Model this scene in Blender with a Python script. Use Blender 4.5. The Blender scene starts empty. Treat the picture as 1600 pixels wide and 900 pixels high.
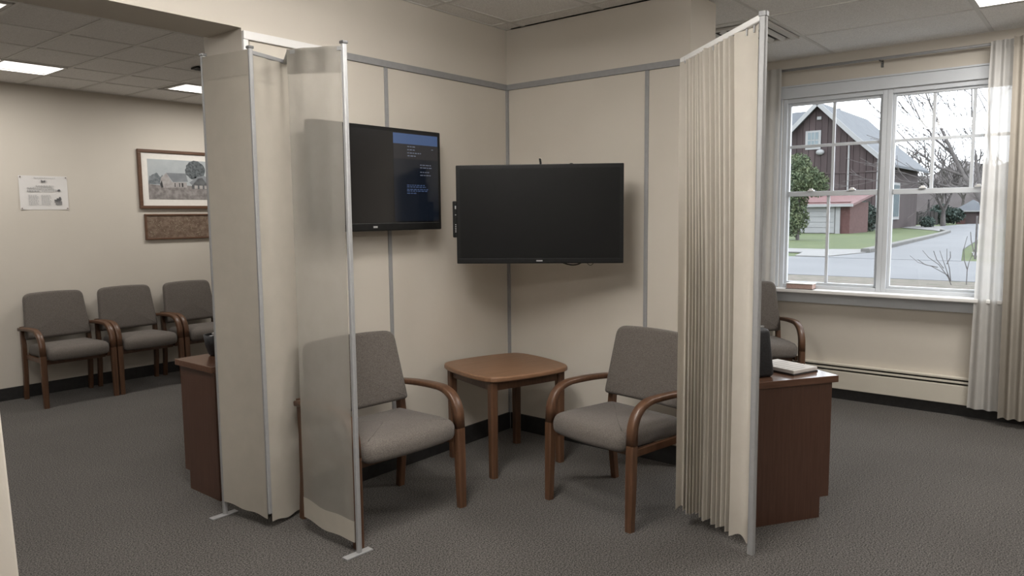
import bpy, bmesh, math, random
from mathutils import Vector, Matrix
R = math.radians
random.seed(7)
scene = bpy.context.scene
col = scene.collection

# ------------------------------------------------------------------ camera
F_PX, PITCH, ROLL, YAW = 1155.0, R(5.68), R(-0.53), R(39.2)
cam_data = bpy.data.cameras.new('camera')
cam_data.sensor_width = 36.0
cam_data.lens = 36.0 * F_PX / 1600.0
cam_data.clip_start = 0.05
cam_data.clip_end = 600
cam = bpy.data.objects.new('camera', cam_data)
col.objects.link(cam)
fw = Vector((math.cos(YAW) * math.cos(PITCH), math.sin(YAW) * math.cos(PITCH), -math.sin(PITCH)))
rt0 = Vector((math.sin(YAW), -math.cos(YAW), 0))
up0 = rt0.cross(fw)
rt = rt0 * math.cos(ROLL) + up0 * math.sin(ROLL)
up = up0 * math.cos(ROLL) - rt0 * math.sin(ROLL)
mw = Matrix((rt, up, -fw)).transposed().to_4x4()
mw.translation = (0, 0, 1.45)
cam.matrix_world = mw
scene.camera = cam

# ------------------------------------------------------------------ world, exposure
world = bpy.data.worlds.new('overcast_sky')
scene.world = world
world.use_nodes = True
bg = world.node_tree.nodes['Background']
bg.inputs[0].default_value = (0.93, 0.965, 1.0, 1)
bg.inputs[1].default_value = 4.6
scene.view_settings.view_transform = 'Standard'
scene.view_settings.look = 'None'
scene.view_settings.gamma = 1.0
scene.view_settings.use_curve_mapping = False
scene.view_settings.exposure = 0.0
LAMP_WATT = 20.0          # flush lit ceiling panels
LAMP_COLOR = (1.0, 0.965, 0.92)
WRAP_GLOW = 46.0          # radiance of the unseen wraparound lamps, the rear ones added as fill

# ------------------------------------------------------------------ materials
def mat(name, color, rough=0.6, metal=0.0, noise=None, bump=None, emit=None, spec=0.5, coat=0.0, sheen=0.0):
    """noise = (scale, second colour, contrast lo, hi); bump = (scale, strength)"""
    m = bpy.data.materials.new(name)
    m.use_nodes = True
    nt = m.node_tree
    b = nt.nodes['Principled BSDF']
    b.inputs['Base Color'].default_value = (*color, 1)
    b.inputs['Roughness'].default_value = rough
    b.inputs['Metallic'].default_value = metal
    b.inputs['Specular IOR Level'].default_value = spec
    b.inputs['Coat Weight'].default_value = coat
    b.inputs['Sheen Weight'].default_value = sheen
    tc = nt.nodes.new('ShaderNodeTexCoord')
    if noise:
        n = nt.nodes.new('ShaderNodeTexNoise')
        n.inputs['Scale'].default_value = noise[0]
        n.inputs['Detail'].default_value = 4
        nt.links.new(tc.outputs['Object'], n.inputs['Vector'])
        r = nt.nodes.new('ShaderNodeValToRGB')
        r.color_ramp.elements[0].position = noise[2]
        r.color_ramp.elements[1].position = noise[3]
        r.color_ramp.elements[0].color = (*color, 1)
        r.color_ramp.elements[1].color = (*noise[1], 1)
        nt.links.new(n.outputs['Fac'], r.inputs['Fac'])
        nt.links.new(r.outputs['Color'], b.inputs['Base Color'])
    if bump:
        n2 = nt.nodes.new('ShaderNodeTexNoise')
        n2.inputs['Scale'].default_value = bump[0]
        n2.inputs['Detail'].default_value = 3
        nt.links.new(tc.outputs['Object'], n2.inputs['Vector'])
        bp = nt.nodes.new('ShaderNodeBump')
        bp.inputs['Strength'].default_value = bump[1]
        bp.inputs['Distance'].default_value = 0.004
        nt.links.new(n2.outputs['Fac'], bp.inputs['Height'])
        nt.links.new(bp.outputs['Normal'], b.inputs['Normal'])
    if emit:
        b.inputs['Emission Color'].default_value = (*emit[0], 1)
        b.inputs['Emission Strength'].default_value = emit[1]
    return m

def wood(name, c1, c2, axis='Z', rough=0.38, scale=1.0):
    m = bpy.data.materials.new(name)
    m.use_nodes = True
    nt = m.node_tree
    b = nt.nodes['Principled BSDF']
    b.inputs['Roughness'].default_value = rough
    tc = nt.nodes.new('ShaderNodeTexCoord')
    mp = nt.nodes.new('ShaderNodeMapping')
    s = [26.0 * scale, 26.0 * scale, 26.0 * scale]
    s['XYZ'.index(axis)] = 1.6 * scale
    mp.inputs['Scale'].default_value = s
    nt.links.new(tc.outputs['Object'], mp.inputs['Vector'])
    n = nt.nodes.new('ShaderNodeTexNoise')
    n.inputs['Scale'].default_value = 2.2
    n.inputs['Detail'].default_value = 6
    n.inputs['Roughness'].default_value = 0.6
    nt.links.new(mp.outputs['Vector'], n.inputs['Vector'])
    r = nt.nodes.new('ShaderNodeValToRGB')
    r.color_ramp.elements[0].position = 0.3
    r.color_ramp.elements[1].position = 0.72
    r.color_ramp.elements[0].color = (*c1, 1)
    r.color_ramp.elements[1].color = (*c2, 1)
    nt.links.new(n.outputs['Fac'], r.inputs['Fac'])
    nt.links.new(r.outputs['Color'], b.inputs['Base Color'])
    return m

def cloth(name, color, clear, trans=0.35, weave=900):
    """woven fabric: diffuse + light passing through, `clear` is the open part of the weave"""
    m = bpy.data.materials.new(name)
    m.use_nodes = True
    nt = m.node_tree
    nt.nodes.remove(nt.nodes['Principled BSDF'])
    out = nt.nodes['Material Output']
    d = nt.nodes.new('ShaderNodeBsdfDiffuse')
    t = nt.nodes.new('ShaderNodeBsdfTranslucent')
    tc = nt.nodes.new('ShaderNodeTexCoord')
    n = nt.nodes.new('ShaderNodeTexNoise')
    n.inputs['Scale'].default_value = 14
    n.inputs['Detail'].default_value = 5
    nt.links.new(tc.outputs['Object'], n.inputs['Vector'])
    r = nt.nodes.new('ShaderNodeValToRGB')
    r.color_ramp.elements[0].position = 0.25
    r.color_ramp.elements[1].position = 0.75
    r.color_ramp.elements[0].color = (*[c * 0.93 for c in color], 1)
    r.color_ramp.elements[1].color = (*color, 1)
    nt.links.new(n.outputs['Fac'], r.inputs['Fac'])
    nt.links.new(r.outputs['Color'], d.inputs['Color'])
    nt.links.new(r.outputs['Color'], t.inputs['Color'])
    mx = nt.nodes.new('ShaderNodeMixShader')
    mx.inputs[0].default_value = trans
    nt.links.new(d.outputs[0], mx.inputs[1])
    nt.links.new(t.outputs[0], mx.inputs[2])
    last = mx
    if clear > 0:
        tp = nt.nodes.new('ShaderNodeBsdfTransparent')
        m2 = nt.nodes.new('ShaderNodeMixShader')
        m2.inputs[0].default_value = clear
        nt.links.new(mx.outputs[0], m2.inputs[1])
        nt.links.new(tp.outputs[0], m2.inputs[2])
        last = m2
    nt.links.new(last.outputs[0], out.inputs['Surface'])
    return m

def glass(name, gloss=0.02):
    m = bpy.data.materials.new(name)
    m.use_nodes = True
    nt = m.node_tree
    nt.nodes.remove(nt.nodes['Principled BSDF'])
    out = nt.nodes['Material Output']
    tp = nt.nodes.new('ShaderNodeBsdfTransparent')
    tp.inputs[0].default_value = (0.97, 0.985, 1.0, 1)
    g = nt.nodes.new('ShaderNodeBsdfGlossy')
    g.inputs['Roughness'].default_value = 0.02
    mx = nt.nodes.new('ShaderNodeMixShader')
    mx.inputs[0].default_value = gloss
    nt.links.new(tp.outputs[0], mx.inputs[1])
    nt.links.new(g.outputs[0], mx.inputs[2])
    nt.links.new(mx.outputs[0], out.inputs['Surface'])
    return m

def carpet(name):
    m = bpy.data.materials.new(name)
    m.use_nodes = True
    nt = m.node_tree
    b = nt.nodes['Principled BSDF']
    b.inputs['Roughness'].default_value = 0.97
    b.inputs['Specular IOR Level'].default_value = 0.1
    b.inputs['Sheen Weight'].default_value = 0.14
    b.inputs['Sheen Roughness'].default_value = 0.45
    tc = nt.nodes.new('ShaderNodeTexCoord')
    n = nt.nodes.new('ShaderNodeTexNoise')
    n.inputs['Scale'].default_value = 150
    n.inputs['Detail'].default_value = 3
    n.inputs['Roughness'].default_value = 0.75
    n2 = nt.nodes.new('ShaderNodeTexNoise')
    n2.inputs['Scale'].default_value = 1.6
    n2.inputs['Detail'].default_value = 5
    for k in (n, n2):
        nt.links.new(tc.outputs['Object'], k.inputs['Vector'])
    r = nt.nodes.new('ShaderNodeValToRGB')
    r.color_ramp.elements[0].position = 0.40
    r.color_ramp.elements[1].position = 0.62
    r.color_ramp.elements[0].color = (0.012, 0.011, 0.010, 1)
    r.color_ramp.elements[1].color = (0.172, 0.158, 0.146, 1)
    nt.links.new(n.outputs['Fac'], r.inputs['Fac'])
    r2 = nt.nodes.new('ShaderNodeValToRGB')
    r2.color_ramp.elements[0].position = 0.3
    r2.color_ramp.elements[1].position = 0.65
    r2.color_ramp.elements[0].color = (0.84, 0.84, 0.84, 1)
    r2.color_ramp.elements[1].color = (1, 1, 1, 1)
    nt.links.new(n2.outputs['Fac'], r2.inputs['Fac'])
    mx = nt.nodes.new('ShaderNodeMixRGB')
    mx.blend_type = 'MULTIPLY'
    mx.inputs[0].default_value = 1
    nt.links.new(r.outputs['Color'], mx.inputs[1])
    nt.links.new(r2.outputs['Color'], mx.inputs[2])
    nt.links.new(mx.outputs[0], b.inputs['Base Color'])
    bp = nt.nodes.new('ShaderNodeBump')
    bp.inputs['Strength'].default_value = 0.10
    bp.inputs['Distance'].default_value = 0.006
    nt.links.new(n.outputs['Fac'], bp.inputs['Height'])
    nt.links.new(bp.outputs['Normal'], b.inputs['Normal'])
    return m

def boards(name, c1, c2, per_m):
    """vertical weathered siding boards (fine grooves only)"""
    m = bpy.data.materials.new(name)
    m.use_nodes = True
    nt = m.node_tree
    b = nt.nodes['Principled BSDF']
    b.inputs['Roughness'].default_value = 0.85
    tc = nt.nodes.new('ShaderNodeTexCoord')
    mp = nt.nodes.new('ShaderNodeMapping')
    mp.inputs['Scale'].default_value = (per_m, per_m, 0.08)
    nt.links.new(tc.outputs['Object'], mp.inputs['Vector'])
    n = nt.nodes.new('ShaderNodeTexNoise')
    n.inputs['Scale'].default_value = 1.0
    n.inputs['Detail'].default_value = 5
    nt.links.new(mp.outputs['Vector'], n.inputs['Vector'])
    r = nt.nodes.new('ShaderNodeValToRGB')
    r.color_ramp.elements[0].position = 0.3
    r.color_ramp.elements[1].position = 0.7
    r.color_ramp.elements[0].color = (*c1, 1)
    r.color_ramp.elements[1].color = (*c2, 1)
    nt.links.new(n.outputs['Fac'], r.inputs['Fac'])
    oi = nt.nodes.new('ShaderNodeObjectInfo')          # every board weathers a little differently
    mr = nt.nodes.new('ShaderNodeMapRange')
    mr.inputs['To Min'].default_value = 0.78
    mr.inputs['To Max'].default_value = 1.18
    nt.links.new(oi.outputs['Random'], mr.inputs['Value'])
    mx = nt.nodes.new('ShaderNodeVectorMath')
    mx.operation = 'SCALE'
    nt.links.new(r.outputs['Color'], mx.inputs[0])
    nt.links.new(mr.outputs[0], mx.inputs['Scale'])
    nt.links.new(mx.outputs[0], b.inputs['Base Color'])
    return m

M = {}
M['wall'] = mat('cream_paint', (0.575, 0.53, 0.465), 0.75, noise=(2.5, (0.60, 0.555, 0.488), 0.3, 0.7), bump=(160, 0.08))
M['panel'] = mat('cream_panel_vinyl', (0.575, 0.53, 0.46), 0.62, noise=(3.0, (0.60, 0.555, 0.485), 0.3, 0.7), bump=(220, 0.10))
M['carpet'] = carpet('taupe_carpet')
M['tile'] = mat('ceiling_tile_fibre', (0.74, 0.725, 0.705), 0.9, noise=(150, (0.86, 0.845, 0.825), 0.42, 0.56), bump=(150, 0.35))
M['grid'] = mat('ceiling_grid_white', (0.66, 0.645, 0.62), 0.5)
M['slab'] = mat('ceiling_void', (0.30, 0.29, 0.28), 0.9, noise=(6, (0.33, 0.32, 0.31), 0.3, 0.7))
M['alu'] = mat('brushed_aluminium', (0.31, 0.31, 0.31), 0.55, 0.25, noise=(40, (0.325, 0.325, 0.325), 0.4, 0.6))
M['alu_dark'] = mat('dark_hinge_metal', (0.12, 0.12, 0.12), 0.45, 0.6, noise=(40, (0.16, 0.16, 0.16), 0.4, 0.6))
M['white_trim'] = mat('white_gloss_trim', (0.80, 0.79, 0.77), 0.4, noise=(5, (0.77, 0.76, 0.75), 0.3, 0.7))
M['vinyl'] = mat('white_window_vinyl', (0.58, 0.605, 0.635), 0.38, noise=(6, (0.55, 0.575, 0.605), 0.3, 0.7))
M['rubber'] = mat('black_rubber_base', (0.014, 0.013, 0.013), 0.55, noise=(30, (0.020, 0.019, 0.019), 0.4, 0.6))
M['fabric'] = mat('taupe_upholstery', (0.092, 0.080, 0.071), 0.92, noise=(240, (0.152, 0.134, 0.120), 0.36, 0.66), bump=(420, 0.25), spec=0.15, sheen=0.10)
M['wood'] = wood('cherry_bentwood', (0.066, 0.031, 0.016), (0.122, 0.060, 0.032), 'Z', 0.38)
M['wood_x'] = wood('cherry_table_top', (0.17, 0.088, 0.047), (0.245, 0.135, 0.076), 'X', 0.36)
M['laminate'] = wood('walnut_laminate', (0.070, 0.033, 0.022), (0.105, 0.053, 0.036), 'Z', 0.30, 1.4)
M['laminate_top'] = wood('walnut_laminate_top', (0.105, 0.052, 0.033), (0.15, 0.078, 0.05), 'X', 0.17, 1.4)
M['screen_cloth'] = cloth('cream_screen_cloth', (0.47, 0.435, 0.375), 0.0, 0.20)
M['sheer_cloth'] = cloth('sheer_screen_cloth', (0.46, 0.435, 0.39), 0.35, 0.35)
M['pleat_cloth'] = cloth('cream_pleated_cloth', (0.56, 0.52, 0.455), 0.0, 0.20)
M['white_sheer'] = cloth('white_sheer_cloth', (0.66, 0.645, 0.62), 0.10, 0.34)
M['beige_drape'] = cloth('beige_drape_cloth', (0.40, 0.365, 0.315), 0.0, 0.20)
M['tv_black'] = mat('black_plastic', (0.008, 0.008, 0.008), 0.42, noise=(60, (0.010, 0.010, 0.010), 0.4, 0.6), spec=0.2)
M['tv_gloss'] = mat('gloss_screen', (0.006, 0.006, 0.007), 0.13, noise=(2, (0.008, 0.008, 0.009), 0.4, 0.6), spec=0.55)
M['tv_matte'] = mat('matt_screen', (0.0075, 0.0075, 0.0075), 0.42, noise=(2, (0.009, 0.009, 0.0085), 0.4, 0.6), spec=0.14)
M['ui_bar'] = mat('screen_blue_bar', (0.02, 0.03, 0.06), 0.15, emit=((0.10, 0.19, 0.42), 0.32))
M['ui_grey'] = mat('screen_grey_panel', (0.01, 0.01, 0.012), 0.15, emit=((0.03, 0.03, 0.035), 0.35))
M['ui_navy'] = mat('screen_navy', (0.006, 0.007, 0.010), 0.13, emit=((0.008, 0.014, 0.026), 0.30))
M['ui_text'] = mat('screen_text', (0.02, 0.02, 0.03), 0.2, emit=((0.26, 0.30, 0.38), 0.32))
M['ui_text_blue'] = mat('screen_text_blue', (0.02, 0.02, 0.03), 0.2, emit=((0.07, 0.13, 0.27), 0.35))
M['logo'] = mat('silver_logo', (0.55, 0.55, 0.56), 0.3, 0.6, noise=(90, (0.5, 0.5, 0.5), 0.4, 0.6))
M['paper'] = mat('white_paper', (0.66, 0.64, 0.62), 0.8, noise=(8, (0.70, 0.68, 0.66), 0.3, 0.7))
M['ink'] = mat('grey_print', (0.30, 0.30, 0.30), 0.8, noise=(300, (0.45, 0.45, 0.45), 0.4, 0.6))
M['ink_dark'] = mat('dark_print', (0.07, 0.07, 0.075), 0.8, noise=(300, (0.2, 0.2, 0.2), 0.45, 0.7))
M['frame_wood'] = wood('dark_frame_wood', (0.085, 0.042, 0.024), (0.14, 0.072, 0.042), 'X', 0.4, 2)
M['mat_board'] = mat('cream_mat_board', (0.74, 0.71, 0.66), 0.85, noise=(40, (0.78, 0.75, 0.70), 0.3, 0.7))
M['black_bag'] = mat('black_nylon', (0.010, 0.010, 0.012), 0.6, noise=(120, (0.018, 0.018, 0.022), 0.4, 0.6), bump=(200, 0.3))
M['heater'] = mat('heater_enamel', (0.62, 0.58, 0.50), 0.45, noise=(4, (0.60, 0.56, 0.48), 0.3, 0.7))
M['glass'] = glass('window_glass')
M['lit'] = mat('lit_diffuser', (0.9, 0.9, 0.9), 0.5, emit=((1.0, 0.95, 0.88), 1.6))
M['vent_dark'] = mat('vent_dark', (0.05, 0.05, 0.055), 0.6, noise=(30, (0.07, 0.07, 0.075), 0.4, 0.6))

# ------------------------------------------------------------------ mesh helpers
def link(name, bm, m, parent=None, smooth=False):
    me = bpy.data.meshes.new(name)
    bm.normal_update()
    bm.to_mesh(me)
    bm.free()
    if smooth:
        for p in me.polygons:
            p.use_smooth = True
    me.materials.append(m)
    o = bpy.data.objects.new(name, me)
    col.objects.link(o)
    if parent:
        o.parent = parent
    return o

def tag(o, label, cat=None, group=None, kind=None):
    o['label'] = label
    if cat:
        o['category'] = cat
    if group:
        o['group'] = group
    if kind:
        o['kind'] = kind
    return o

def thing(name, label, cat, loc=(0, 0, 0), rz=0.0, group=None, sc=1.0):
    o = bpy.data.objects.new(name, None)
    o.empty_display_size = 0.1
    col.objects.link(o)
    o.location = loc
    o.rotation_euler = (0, 0, rz)
    o.scale = (sc, sc, sc) if not isinstance(sc, tuple) else sc
    return tag(o, label, cat, group)

def struct(name, bm, m, label, parent=None, smooth=False):
    o = link(name, bm, m, parent, smooth)
    if not parent:
        tag(o, label, kind='structure')
    return o

def box(bm, x0, x1, y0, y1, z0, z1, bev=0.0, mtx=None):
    g = bmesh.ops.create_cube(bm, size=1.0)
    vs = g['verts']
    for v in vs:
        v.co = Vector(((x0 + x1) / 2 + v.co.x * (x1 - x0), (y0 + y1) / 2 + v.co.y * (y1 - y0), (z0 + z1) / 2 + v.co.z * (z1 - z0)))
    if bev > 0:
        es = list({e for v in vs for e in v.link_edges})
        r = bmesh.ops.bevel(bm, geom=es, offset=bev, segments=2, affect='EDGES', profile=0.6)
        vs = list({v for f in r['faces'] for v in f.verts} | {v for v in vs if v.is_valid})
    if mtx is not None:
        for v in vs:
            v.co = mtx @ v.co
    return bm

def bx(*a, **k):
    return box(bmesh.new(), *a, **k)

def sweep(bm, path, w, h, side=Vector((1, 0, 0)), bev=0.25, cap=True):
    """rectangular section with softened corners along a path; w along `side`, h across; may be lists"""
    n = len(path)
    path = [Vector(p) for p in path]
    rings = []
    for i, p in enumerate(path):
        t = (path[min(i + 1, n - 1)] - path[max(i - 1, 0)]).normalized()
        s = (side - t * side.dot(t)).normalized()
        nn = t.cross(s)
        ww = w[i] if isinstance(w, (list, tuple)) else w
        hh = h[i] if isinstance(h, (list, tuple)) else h
        a, b = ww / 2, hh / 2
        c = min(a, b) * bev
        pts = [(a, b - c), (a - c, b), (-a + c, b), (-a, b - c), (-a, -b + c), (-a + c, -b), (a - c, -b), (a, -b + c)]
        rings.append([bm.verts.new(p + s * x + nn * y) for x, y in pts])
    for i in range(n - 1):
        for k in range(8):
            bm.faces.new((rings[i][k], rings[i][(k + 1) % 8], rings[i + 1][(k + 1) % 8], rings[i + 1][k]))
    if cap:
        bm.faces.new(list(reversed(rings[0])))
        bm.faces.new(rings[-1])
    bmesh.ops.recalc_face_normals(bm, faces=bm.faces[:])
    return bm

def tube(bm, path, r, seg=8):
    path = [Vector(p) for p in path]
    n = len(path)
    rings = []
    ref = Vector((0.13, 0.27, 0.95)).normalized()
    for i, p in enumerate(path):
        t = (path[min(i + 1, n - 1)] - path[max(i - 1, 0)]).normalized()
        q = ref if abs(t.dot(ref)) < 0.95 else Vector((1, 0, 0))
        s = t.cross(q).normalized()
        u = t.cross(s)
        rr = r[i] if isinstance(r, (list, tuple)) else r
        rings.append([bm.verts.new(p + (s * math.cos(2 * math.pi * k / seg) + u * math.sin(2 * math.pi * k / seg)) * rr) for k in range(seg)])
    for i in range(n - 1):
        for k in range(seg):
            bm.faces.new((rings[i][k], rings[i][(k + 1) % seg], rings[i + 1][(k + 1) % seg], rings[i + 1][k]))
    bm.faces.new(list(reversed(rings[0])))
    bm.faces.new(rings[-1])
    return bm

def rounded_outline(pts, rad, seg=5):
    """polygon corners rounded; pts CCW list of (x, y)"""
    out = []
    n = len(pts)
    for i in range(n):
        p0, p1, p2 = Vector(pts[i - 1]), Vector(pts[i]), Vector(pts[(i + 1) % n])
        r = rad[i] if isinstance(rad, (list, tuple)) else rad
        a = (p0 - p1).normalized()
        b = (p2 - p1).normalized()
        s, e = p1 + a * r, p1 + b * r
        for k in range(seg + 1):
            t = k / seg
            out.append(s * (1 - t) ** 2 + p1 * 2 * t * (1 - t) + e * t * t)
    return out

def densify(pts, step):
    out = []
    n = len(pts)
    for i in range(n):
        a, b = Vector(pts[i]), Vector(pts[(i + 1) % n])
        m = max(1, int((b - a).length / step))
        for k in range(m):
            out.append(a + (b - a) * k / m)
    return out

def pad(bm, outline, t, r, crown=0.0, crown_bot=0.0, mtx=None, warp=None, arc=5):
    """upholstered / slab shape: outline in XY, thickness t in Z from 0, rounded rim of radius r, domed by crown"""
    pts = [Vector((p[0], p[1])) for p in outline]
    n = len(pts)
    cen = sum(pts, Vector((0, 0))) / n
    nor = []
    for i in range(n):
        d = (pts[(i + 1) % n] - pts[i - 1])
        nor.append(Vector((d.y, -d.x)).normalized())
    rv = min(r, t / 2)
    spec = []
    inner = [pts[i] - nor[i] * r for i in range(n)]
    for k in (0.0, 0.35, 0.7, 0.9):
        if k == 0.0:
            continue
        spec.append(([cen + (p - cen) * k for p in inner], -crown_bot * (1 - k * k)))
    for j in range(arc + 1):
        a = -math.pi / 2 + (math.pi / 2) * j / arc
        spec.append(([pts[i] - nor[i] * (r * (1 - math.cos(a))) for i in range(n)], rv + rv * math.sin(a)))
    for j in range(arc + 1):
        a = (math.pi / 2) * j / arc
        spec.append(([pts[i] - nor[i] * (r * (1 - math.cos(a))) for i in range(n)], t - rv + rv * math.sin(a)))
    for k in (0.9, 0.7, 0.35):
        spec.append(([cen + (p - cen) * k for p in inner], t + crown * (1 - k * k)))
    def tr(x, y, z):
        v = Vector((x, y, z))
        if warp:
            v = warp(v)
        return mtx @ v if mtx is not None else v
    rings = [[bm.verts.new(tr(p.x, p.y, z)) for p in ps] for ps, z in spec]
    for i in range(len(rings) - 1):
        for k in range(n):
            bm.faces.new((rings[i][k], rings[i][(k + 1) % n], rings[i + 1][(k + 1) % n], rings[i + 1][k]))
    c0 = bm.verts.new(tr(cen.x, cen.y, -crown_bot))
    c1 = bm.verts.new(tr(cen.x, cen.y, t + crown))
    for k in range(n):
        bm.faces.new((c0, rings[0][(k + 1) % n], rings[0][k]))
        bm.faces.new((c1, rings[-1][k], rings[-1][(k + 1) % n]))
    return bm

def quad(bm, pts):
    return bm.faces.new([bm.verts.new(Vector(p)) for p in pts])

def bez(p0, p1, p2, n=8):
    p0, p1, p2 = Vector(p0), Vector(p1), Vector(p2)
    return [p0 * (1 - t) ** 2 + p1 * 2 * t * (1 - t) + p2 * t * t for t in [k / n for k in range(n + 1)]]

def copy_tree(o, parent=None):
    c = o.copy()
    col.objects.link(c)
    if parent:
        c.parent = parent
    for ch in list(o.children):
        copy_tree(ch, c)
    return c

# ------------------------------------------------------------------ the setting
XC, YC = 3.824, 3.148          # inner corner of the nook
TH = 0.33                      # partition thickness
ZC, ZW = 2.64, 2.52            # ceilings
YF, XW = 6.84, 6.0             # far wall, window wall
RAIL = 2.285

struct('floor', bx(-3.1, XW + 0.15, -3.1, YF + 0.1, -0.12, 0), M['carpet'], 'taupe grey flecked carpet floor')

# wall_left with its two panels
wl = struct('wall_left', bx(1.92, XC, YC, YC + TH, 0, ZC), M['wall'], 'cream partition wall behind the glossy television')
for a, b in ((1.955, 2.762), (2.786, XC - 0.012)):
    struct('panel', bx(a, b, YC - 0.008, YC + 0.002, 0.10, RAIL - 0.03, bev=0.002), M['panel'], '', wl)
struct('wall_header', bx(-3.0, 1.92, YC, YC + TH - 0.04, 2.31, ZC), M['wall'], 'cream header beam above the opening to the waiting area')
wr = struct('wall_right', bx(XC, XC + 0.32, 1.85, YC + TH, 0, ZC + 0.0), M['wall'], 'cream partition wall behind the matt television')
for a, b in ((2.12, YC - 0.012), (1.90, 2.096)):
    struct('panel', bx(XC - 0.008, XC + 0.002, a, b, 0.10, RAIL - 0.03, bev=0.002), M['panel'], '', wr)

# aluminium trims of the panel system
def strip(name, *a, m='alu', label=''):
    return struct(name, bx(*a, bev=0.003), M[m], label)
strip('trim_1', 2.48, XC - 0.001, YC - 0.020, YC, RAIL - 0.030, RAIL + 0.006, label='aluminium top rail along the left partition')
strip('trim_2', 1.92, 2.48, YC - 0.020, YC, RAIL - 0.026, RAIL + 0.012, m='white_trim', label='end of the left partition top rail with its highlight painted white')  # same rail as the aluminium one, its bright highlight painted as white
strip('trim_3', 1.92, 1.945, YC - 0.016, YC, 0.0, RAIL - 0.026, m='white_trim', label='white edge strip at the end of the left partition')
strip('trim_4', XC - 0.020, XC, 1.885, YC - 0.001, RAIL - 0.030, RAIL + 0.006, label='aluminium top rail along the right partition')
strip('trim_5', 2.762, 2.786, YC - 0.014, YC, 0.0, RAIL - 0.030, label='aluminium panel joint strip behind the glossy television')
strip('trim_6', XC - 0.014, XC, 2.096, 2.120, 0.0, RAIL - 0.030, label='aluminium panel joint strip beside the matt television')
strip('trim_7', XC - 0.024, XC - 0.004, YC - 0.024, YC - 0.004, 0.0, RAIL - 0.030, label='aluminium corner strip where both partitions meet')

struct('baseboard_left', bx(1.945, XC, YC - 0.022, YC - 0.008, 0, 0.112, bev=0.003), M['rubber'], 'black rubber baseboard along the left partition')
struct('baseboard_right', bx(XC - 0.022, XC - 0.008, 1.85, YC - 0.022, 0, 0.112, bev=0.003), M['rubber'], 'black rubber baseboard along the right partition')

# outer walls
struct('wall_far', bx(-3.1, 5.1, YF, YF + 0.12, 0, 2.75), M['wall'], 'cream wall behind the row of waiting chairs')
struct('baseboard_far', bx(-3.0, 5.0, YF - 0.014, YF, 0, 0.10, bev=0.003), M['rubber'], 'black rubber baseboard behind the waiting chairs')
struct('wall_side', bx(-3.12, -3.0, -3.0, YF, 0, 2.75), M['wall'], 'cream side wall out of view')
struct('wall_rear', bx(-3.1, XW, -3.12, -3.0, 0, 2.75), M['wall'], 'cream rear wall out of view')
struct('wall_inner', bx(5.0, 5.1, YC + TH, YF, 0, 2.75), M['wall'], 'cream end wall of the waiting area')
struct('wall_end', bx(XC + 0.32, XW, 3.1, 3.2, 0, 2.75), M['wall'], 'cream end wall beside the window')
# window wall built round the opening
WY0, WY1, WZ0, WZ1 = 0.50, 2.10, 0.84, 2.335
bm = bmesh.new()
box(bm, XW, XW + 0.15, -3.0, WY0, 0, 2.75)
box(bm, XW, XW + 0.15, WY1, 3.2, 0, 2.75)
box(bm, XW, XW + 0.15, WY0, WY1, 0, WZ0)
box(bm, XW, XW + 0.15, WY0, WY1, WZ1, 2.75)
struct('wall_window', bm, M['wall'], 'cream wall round the white double window')
struct('baseboard_window', bx(XW - 0.03, XW, -3.0, 3.1, 0, 0.10), M['rubber'], 'black base under the baseboard heater')

# ---- ceilings: slab, one object per tile, grid bars
def ceiling(name, label, x0, x1, y0, y1, z, xs, ys, holes=(), hide=()):
    c = struct(name, bx(x0, x1, y0, y1, z + 0.03, z + 0.13), M['slab'], label)
    meshes = {}
    bar = bmesh.new()
    for i in range(len(xs) - 1):
        for j in range(len(ys) - 1):
            a, b, d, e = xs[i], xs[i + 1], ys[j], ys[j + 1]
            cx, cy = (a + b) / 2, (d + e) / 2
            if any(h[0] < cx < h[1] and h[2] < cy < h[3] for h in holes):
                continue
            if any(h[0] < cx < h[1] and h[2] < cy < h[3] for h in hide):
                continue
            key = (round(b - a, 3), round(e - d, 3))
            if key not in meshes:
                w, l = (b - a) / 2 - 0.009, (e - d) / 2 - 0.009
                o = link('ceiling_tile', bx(-w, w, -l, l, 0.004, 0.028, bev=0.003), M['tile'], c)
                meshes[key] = o.data
            else:
                o = bpy.data.objects.new('ceiling_tile', meshes[key])
                col.objects.link(o)
                o.parent = c
            o.location = (cx, cy, z)
    for v in xs:
        box(bar, v - 0.012, v + 0.012, ys[0], ys[-1], z, z + 0.032)
    for v in ys:
        box(bar, xs[0], xs[-1], v - 0.012, v + 0.012, z + 0.0004, z + 0.032)
    link('grid_bars', bar, M['grid'], c)
    return c

nx = [XC, 3.68] + [3.68 - 0.57 * k for k in range(1, 12)] + [-3.0]
ny = [YC, 3.0] + [3.0 - 0.59 * k for k in range(1, 11)] + [-3.0]
WRAPS = [((1.00, 1.45), 60, 0.85, 'surface-mounted wraparound lamp over the open floor facing the nook'), ((1.80, 1.92), 0, 0.42, 'surface-mounted wraparound lamp just in front of the cloth screen'), ((-1.55, 0.70), 90, 0.30, 'added unseen fill lamp by the side wall near the opening'),
         ((-0.45, -1.55), 0, 0.30, 'added unseen fill lamp in the rear half of the room'), ((2.60, -1.60), 0, 0.35, 'added unseen fill lamp near the rear wall')]  # lamps farther back are added out of view to brighten the nook walls
LIGHT_WIN = [(4.62, 5.235, -0.30, 0.71)]
LIGHTS_WAIT = [(1.00, 2.20, 5.87, 6.28), (3.05, 4.20, 5.85, 6.20), (0.40, 1.39, 4.34, 4.78)]
ceiling('ceiling_nook', 'grid ceiling of fissured tiles above the corner nook', -3.0, XC + 0.0, -3.0, YC, ZC,
        sorted(nx), sorted(ny))
wx = [XC + 0.0, 3.95, 4.62, 5.28, XW]
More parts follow.
